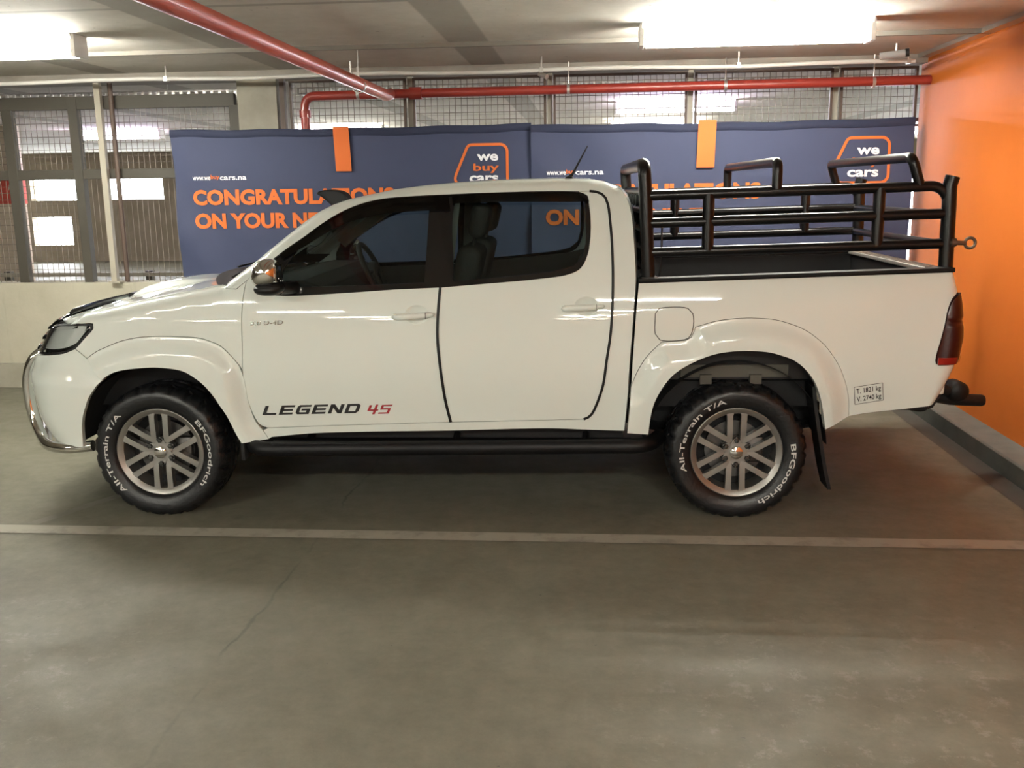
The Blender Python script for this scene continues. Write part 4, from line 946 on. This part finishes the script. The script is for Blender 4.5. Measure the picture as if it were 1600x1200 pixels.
for y in (CY0,CY1):
    m=MB()
    m.tube(rpath([(2.60,y,railz(2.60,1)),(4.06,y,railz(4.06,1)),(4.112,y,railz(4.1,1)-.05),(4.128,y,1.30)],.05,6),.026,14)
    m.tube([(2.625,y,railz(2.62,2)),(4.12,y,railz(4.1,2))],.026,14); m.tube([(2.63,y,railz(2.64,3)),(4.12,y,railz(4.1,3))],.026,14)
    for x in (2.922,3.775): m.tube([(x,y,railz(x,3)),(x+.0,y,railz(x,1))],.030,12)
    o=m.build('side_rail',PIPEB,CG,smooth=50)
    m=MB(); m.tube([(4.128,y,1.296),(4.122,y,1.60),(4.118,y,1.71),(4.130,y,1.755)],.036,14); m.build('rear_post',PIPEB,CG,smooth=50)
    m=MB(); m.box((2.585,y-.055,1.258),(2.665,y+.055,1.268)); m.build('mounting_foot',PIPEB,CG)
for x0,sg in ((3.262,0),(3.925,1)):
    z=railz(x0,1)
    f=.045*sg
    pth=[(x0+f,CY0,z+.01),(x0,CY0,z+.145),(x0,CY1,z+.145),(x0+f,CY1,z+.01)]
    m=MB(); m.tube(rpath(pth,.045,7),.026,14); m.build('roof_hoop',PIPEB,CG,smooth=50)
for k in (2,3):
    m=MB(); m.tube([(4.10,CY0,railz(4.1,k)-.004),(4.10,CY1,railz(4.1,k)-.004)],.022,12); m.build('rear_cross_bar',PIPEB,CG,smooth=50)
m=MB(); m.tube([(2.69,CY0+.01,railz(2.69,2)),(2.688,CY0+.015,1.47),(2.69,CY0+.01,railz(2.69,3)),(2.68,CY0+.02,1.27)],.005,8); m.build('wire_stay',PIPEB,CG,smooth=50)
m=MB(); R=.026; cxr=4.232; m.tube([(cxr+R*cos(a),CY0-.02,1.424+R*sin(a)) for a in [2*pi*i/20 for i in range(20)]],.008,10,closed=True); m.tube([(4.128,CY0-.03,1.428),(4.21,CY0-.02,1.424)],.012,10)
m.lathe([(0,-.012),(.022,-.012),(.022,.012),(0,.012)],(4.145,CY0-.03,1.428),12,axis='x'); m.build('ring_bolt',mat('dull_steel',(.22,.18,.14),.4,.9),CG,smooth=50)
# ---------------- underneath
m=MB(); m.box((-.55,.38,.42),(3.6,.50,.54)); m.box((-.55,1.26,.42),(3.6,1.38,.54))
for x in (-.4,.6,1.5,2.4): m.box((x,.5,.42),(x+.12,1.26,.50))
m.box((-.60,.30,.55),(.42,1.46,.98)); m.box((.42,.12,.47),(2.48,2*W2-.12,.51)); m.box((2.56,.20,.56),(3.5,1.56,.70)); m.box((3.5,.20,.66),(4.05,1.56,.72)); m.box((-.70,.40,.42),(-.60,1.36,.95)); m.box((.5,.16,.36),(2.5,2*W2-.16,.47))
m.build('chassis',DARK,T)
m=MB(); m.tube([(3.085,.2,.36),(3.085,1.56,.36)],.045,12); m.lathe([(0,-.13),(.09,-.1),(.12,0),(.09,.1),(0,.13)],(3.085,.95,.36),16,axis='y'); m.tube([(0,.2,.36),(0,1.56,.36)],.03,10); m.tube([(1.0,.9,.45),(3.0,.93,.38)],.03,10); m.build('axle',DARK,T,smooth=40)
for y in (.30,1.40):
    m=MB()
    for k in range(4): m.add(*(lambda L: ([ (3.085+x,y+dy,.40-.015*k+.12*(x/.62)**2) for x in L for dy in (-.035,.035)],[(2*i,2*i+1,2*i+3,2*i+2) for i in range(len(L)-1)]))([-.62+.1*k+(1.24-.2*k)*i/16 for i in range(17)]))
    m.build('leaf_spring',DARK,T)
GREYU=mat('dusty_underbody',(.085,.08,.065),.8)
m=MB(); m.box((2.80,.12,.735),(3.36,.16,.80)); m.box((2.90,.10,.70),(2.96,.14,.75)); m.box((3.16,.10,.70),(3.22,.14,.75)); m.build('bed_bracket',GREYU,T)
# side steps
for side in SIDES:
    def Y(y): return y if side>0 else 2*W2-y
    m=MB(); pth=[(.46,Y(.14),.385),(.53,Y(-.005),.372),(2.62,Y(-.005),.392),(2.70,Y(.14),.41)]
    m.tube(rpath(pth,.08,6),.040,14); m.box((.62,min(Y(-.03),Y(.09)),.395),(2.54,max(Y(-.03),Y(.09)),.412))
    st=m.build('side_step',mat('black_step_coat',(.003,.003,.004),.5,spec=.3) if side>0 else BLK,T,smooth=40)
    for x in (.8,1.6,2.3):
        m=MB(); m.tube([(x,Y(.02),.385),(x,Y(.3),.44)],.02,8); m.build('step_bracket',BLK,st,smooth=40)
# mudflaps
for side in SIDES:
    def Y(y): return y if side>0 else 2*W2-y
    a,b_=sorted((Y(.03),Y(.18)))
    m=MB(); V=[]; L=[(3.465,.70),(3.478,.60),(3.50,.48),(3.525,.35),(3.548,.24),(3.572,.145)]
    m.prism([(x,z) for x,z in L]+[(x+.018,z) for x,z in L[::-1]],a,b_); m.build('rear_mudflap',BLK,T,smooth=40)
    L=[(.435,.62),(.437,.50),(.438,.40),(.438,.33),(.437,.30)]; m=MB(); m.prism([(x,z) for x,z in L]+[(x+.018,z) for x,z in L[::-1]],a,b_); m.build('front_mudflap',DARK,T,smooth=40)
# tow bar, rear step
m=MB(); m.box((3.95,.70,.52),(4.34,1.04,.60)); m.tube(rpath([(3.98,.14,.585),(4.07,.13,.572),(4.13,.30,.56),(4.14,W2,.56),(4.13,2*W2-.30,.56),(4.07,2*W2-.13,.572),(3.98,2*W2-.14,.585)],.06,6),.032,14)
hb_=m.build('rear_step_bar',BLK,T,smooth=40)
m=MB(); m.tube([(4.06,.16,.560),(4.12,.17,.575),(4.155,.19,.62),(4.19,.20,.70)],.024,12); m.box((3.93,.10,.560),(4.08,.20,.595)); m.build('step_bracket',DARK,hb_,smooth=40)
m=MB(); m.tube([(4.34,.86,.48),(4.50,.86,.447),(4.685,.86,.440),(4.70,.86,.440)],[.038,.036,.036,.030],14)
m.build('tow_tongue',BLK,hb_,smooth=50)
m=MB(); n=14; V=[(4.505+.075*cos(a),.84+.0*k,.555+.07*sin(a)) for k in (0,) for a in []]
m.lathe([(0,-.07),(.045,-.07),(.062,-.05),(.062,.05),(.045,.07),(0,.07)],(4.515,.83,.508),28,axis='y'); m.build('rubber_step_pad',BLK,hb_,smooth=50)
m=MB(); m.tube([(4.14,.5,.56),(4.30,.62,.60),(4.46,.80,.51)],.028,10); m.build('tow_shackle',DARK,hb_,smooth=40)
# ---------------- cabin
m=MB(); m.box((.48,.12,.51),(2.46,2*W2-.12,.56)); m.box((.35,.14,.56),(.50,2*W2-.14,1.20)); m.box((2.42,.15,.56),(2.47,2*W2-.15,1.30))
for side in SIDES:
    a,b_=(.075,.10) if side>0 else (2*W2-.10,2*W2-.075); m.prism([(.62,.56),(.62,1.20),(1.55,1.225),(1.9,1.262),(2.2,1.288),(2.42,1.34),(2.42,.56)],a,b_)
m.build('cabin_tub',DASH,T)
m=MB(); m.prism([(.46,1.0),(.46,1.235),(.62,1.262),(.80,1.262),(.92,1.22),(.95,1.12),(.88,1.0),(.80,.75),(.5,.75)],.12,2*W2-.12); q=m.build('dashboard',DASH,T); bv=q.modifiers.new('round','BEVEL'); bv.width=.02; bv.segments=3
m=MB(); R=.185; c=Vector((.955,1.27,1.215)); ax=Vector((cos(radians(25)),0,sin(radians(25)))); u=Vector((0,1,0)); v=ax.cross(u)
m.tube([c+(u*cos(a)+v*sin(a))*R for a in [2*pi*i/36 for i in range(36)]],.017,12,closed=True)
for a in (0,pi,-pi/2,): m.tube([c,c+(u*cos(a)+v*sin(a))*R],.014,8)
m.tube([c-ax*.20,c+ax*.0],.035,12); m.lathe([(0,-.02),(.06,-.02),(.06,.02),(0,.025)],tuple(c),20,axis='x'); m.build('steering_wheel',DASH,T,smooth=50)
def seat(y0,y1,x):
    m=MB(); m.box((x-.25,y0,.72),(x+.27,y1,.88),bev=.05); s=m.build('seat',SEAT,T,smooth=50)
    m=MB(); m.box((-.06,y0,0),(.07,y1,.60),bev=.045)
    tl_=radians(14); m.v=[(x+.25+a*cos(tl_)+c*sin(tl_),b,.84+c*cos(tl_)-a*sin(tl_)) for a,b,c in m.v]; m.build('backrest',SEAT,s,smooth=50)
    m=MB(); ym=(y0+y1)/2; m.box((-.045,ym-.13,.645),(.055,ym+.13,.83),bev=.04); 
    for q in (-.06,.06): m.tube([(0,ym+q,.56),(0,ym+q,.68)],.007,8)
    m.v=[(x+.25+a*cos(tl_)+c*sin(tl_),b,.84+c*cos(tl_)-a*sin(tl_)) for a,b,c in m.v]; m.build('headrest',SEAT,s,smooth=50)
seat(.20,.72,1.29); seat(1.04,1.56,1.29)
m=MB(); m.box((1.88,.16,.74),(2.36,1.60,.88),bev=.05); s=m.build('rear_seat',SEAT,T,smooth=50); m=MB(); m.box((2.28,.16,.86),(2.40,1.60,1.30),bev=.05); m.build('backrest',SEAT,s,smooth=50)
loft([1.06+(2.44-1.06)*i/20 for i in range(21)],[.05+.9*i/20 for i in range(21)],fc,fb,'headliner',TRIM,sink=.045)
for side in SIDES:
    def Y(y): return y if side>0 else 2*W2-y
    for s0,s1 in (((1.545,1.24),(1.59,1.70)),):
        m=MB(); V=[]
        for i in range(7):
            z=s0[1]+(s1[1]-s0[1])*i/6; x=s0[0]+(s1[0]-s0[0])*i/6; y=surf(x,z)[1]+.03
            V+=[(x-.055,Y(y),z),(x+.055,Y(y),z),(x+.045,Y(y+.04),z),(x-.045,Y(y+.04),z)]
        m.add(V,[(i*4+j,i*4+(j+1)%4,(i+1)*4+(j+1)%4,(i+1)*4+j) for i in range(6) for j in range(4)]); m.build('centre_pillar_trim',TRIM,T)
for side in SIDES:
    L=[p for p in spline([tuple(q) for q in CV['dlo_top'][:8]],.05)]; m=MB(); V=[]
    for a,b in L:
        y=surf(a,b)[1]; 
        for dx,dz,dd in ((-.02,.01,.03),(.03,-.035,.035),(.045,-.02,.075),(-.01,.02,.075)): V.append((a+dx,(y+dd) if side>0 else 2*W2-y-dd,b+dz))
    m.add(V,[(i*4+j,i*4+(j+1)%4,(i+1)*4+(j+1)%4,(i+1)*4+j) for i in range(len(L)-1) for j in range(4)]); m.build('front_pillar_trim',mat('pale_cabin_trim',(.42,.43,.38),.8),T)
m=MB(); m.box((.93,.78,1.565),(.96,.98,1.63),bev=.012); m.tube([(.93,.88,1.60),(.86,.88,1.66)],.01,8); m.build('rear_view_mirror',TRIM,T,smooth=40)
# ---------------- wheels
NUT=mat('dark_chrome_nut',(.16,.16,.16),.2,1.0)
def wheel(cx,side,rot):
    t=MB()
    # alloy: barrel, lip, spokes
    t.lathe([(.205,.14),(.208,.02),(.222,.010),(.236,.004),(.243,.008),(.241,.02),(.228,.03),(.222,.14)],(0,0,0),72)
    for k in range(6):
        a=radians(90+60*k); er=Vector((cos(a),0,sin(a))); et=Vector((-sin(a),0,cos(a)))
        for s in (-1,1):
            c0=et*s*.034;c1=et*s*.037; wd=.0125
            def pt(r,w_,y): return er*r+ (c0+(c1-c0)*((r-.05)/.16))+et*w_+Vector((0,y,0))
            V=[]
            for r,y,ww in ((.052,.022,.014),(.09,.018,.0145),(.15,.016,.0145),(.195,.017,.0155),(.220,.016,.023)):
                V+=[pt(r,-ww,y),pt(r,ww,y),pt(r,ww*.8,y+.05),pt(r,-ww*.8,y+.05)]
            t.add(V,[(i*4+j,i*4+(j+1)%4,i*4+4+(j+1)%4,i*4+4+j) for i in range(4) for j in range(4)]+[(0,1,2,3),(16,17,18,19)])
        V=[]
    # hub star
    st=[]
    for k in range(24):
        a=2*pi*k/24+pi/2; r=.060+(.022 if k%4==0 else (-.004 if k%4==2 else .008)); st.append((r*cos(a),r*sin(a)))
    t.prism(st,.016,.06)
    w_=t.build('wheel',RIM,T,smooth=35)
    w_.location=(cx,0 if side>0 else 2*W2,.352); w_.rotation_euler=(0,0,0) if side>0 else (0,0,pi)
    m=MB(); m.lathe([(0,-.002),(.024,-.001),(.033,.004),(.036,.012),(.036,.03)],(0,0,0),32); m.build('centre_cap',CHR,w_,smooth=40)
    for k in range(6):
        a=radians(90+60*k); c=(.064*cos(a),.002,.064*sin(a)); m=MB(); m.lathe([(0,0),(.011,.001),(.0145,.007),(.0145,.02)],c,6); 
        m.build('wheel_nut',NUT,w_); m=MB(); m.lathe([(0,.0145),(.0205,.0145),(.0205,.02)],c,18); m.build('nut_recess',BLK,w_)
    m=MB(); m.lathe([(.0,.09),(.075,.09),(.078,.075),(.08,.095),(.155,.095),(.155,.125),(0,.125)],(0,0,0),48)
    m.build('brake_disc',STEEL,w_,smooth=35)
    m=MB(); m.box((.05,.07,-.07),(.15,.14,.07),bev=.01); m.build('brake_caliper',STEEL,w_,smooth=40)
    m=MB(); m.lathe([(.150,.13),(.215,.135),(.215,.15),(.15,.15)],(0,0,0),48); m.lathe([(0,.128),(.2,.132)],(0,0,0),48); m.build('brake_drum',DARK,w_)
    # tyre
    NS_=192; prof=[(.240,.006),(.2455,-.004),(.262,-.014),(.285,-.021),(.310,-.024),(.328,-.021),(.340,-.014),(.352,-.002),(.3625,.016),(.366,.040),(.366,.066),(.366,.072),(.367,.092),(.367,.110),(.367,.130),(.366,.150),(.366,.172),(.366,.178),(.3655,.204),(.362,.228),(.350,.243),(.33,.262),(.30,.266),(.262,.255),(.24,.236)]
    V=[];n=len(prof)
    for k in range(NS_):
        a=2*pi*k/NS_
        for i,(r,y) in enumerate(prof):
            ph=k%8
            if i in (6,7,8,9,10) or i in (18,19,20):
                if ph in (0,1): r-=.011 if i in (7,8,9,10,18,19) else .004
                elif ph==5 and i in (8,9): r-=.006
            elif 11<=i<=17:
                if (k+(i-11)*2)%8 in (0,) or i in (12,16): r-=.009
            x=r*cos(a); z=r*sin(a)
            if z<-.352: 
                z=-.352
            V.append((x,y,z))
    fs=[(k*n+i,k*n+i+1,((k+1)%NS_)*n+i+1,((k+1)%NS_)*n+i) for k in range(NS_) for i in range(n-1)]
    m=MB(); m.add(V,fs); ty=m.build('tyre',RUB,w_,smooth=32)
    for body,a0,a1 in (('All-Terrain T/A',200+rot,103+rot),('BFGoodrich',11+rot,-66+rot)):
        V,Fc=text_fit(body,0,1,0,.026,.012,0,'A'); VV=[]
        for x,y in V:
            r=.276+y; a=radians(a0+(a1-a0)*x); yy=-.0180-(r-.262)*.16 if r<.31 else -.0257
            VV.append((r*cos(a),yy-.0035,r*sin(a)))
        m=MB(); m.add(VV,Fc); m.build('tyre_lettering',WHT,w_)
    return w_
wheel(0,1,28); wheel(3.085,1,0); wheel(0,-1,-10); wheel(3.085,-1,40)
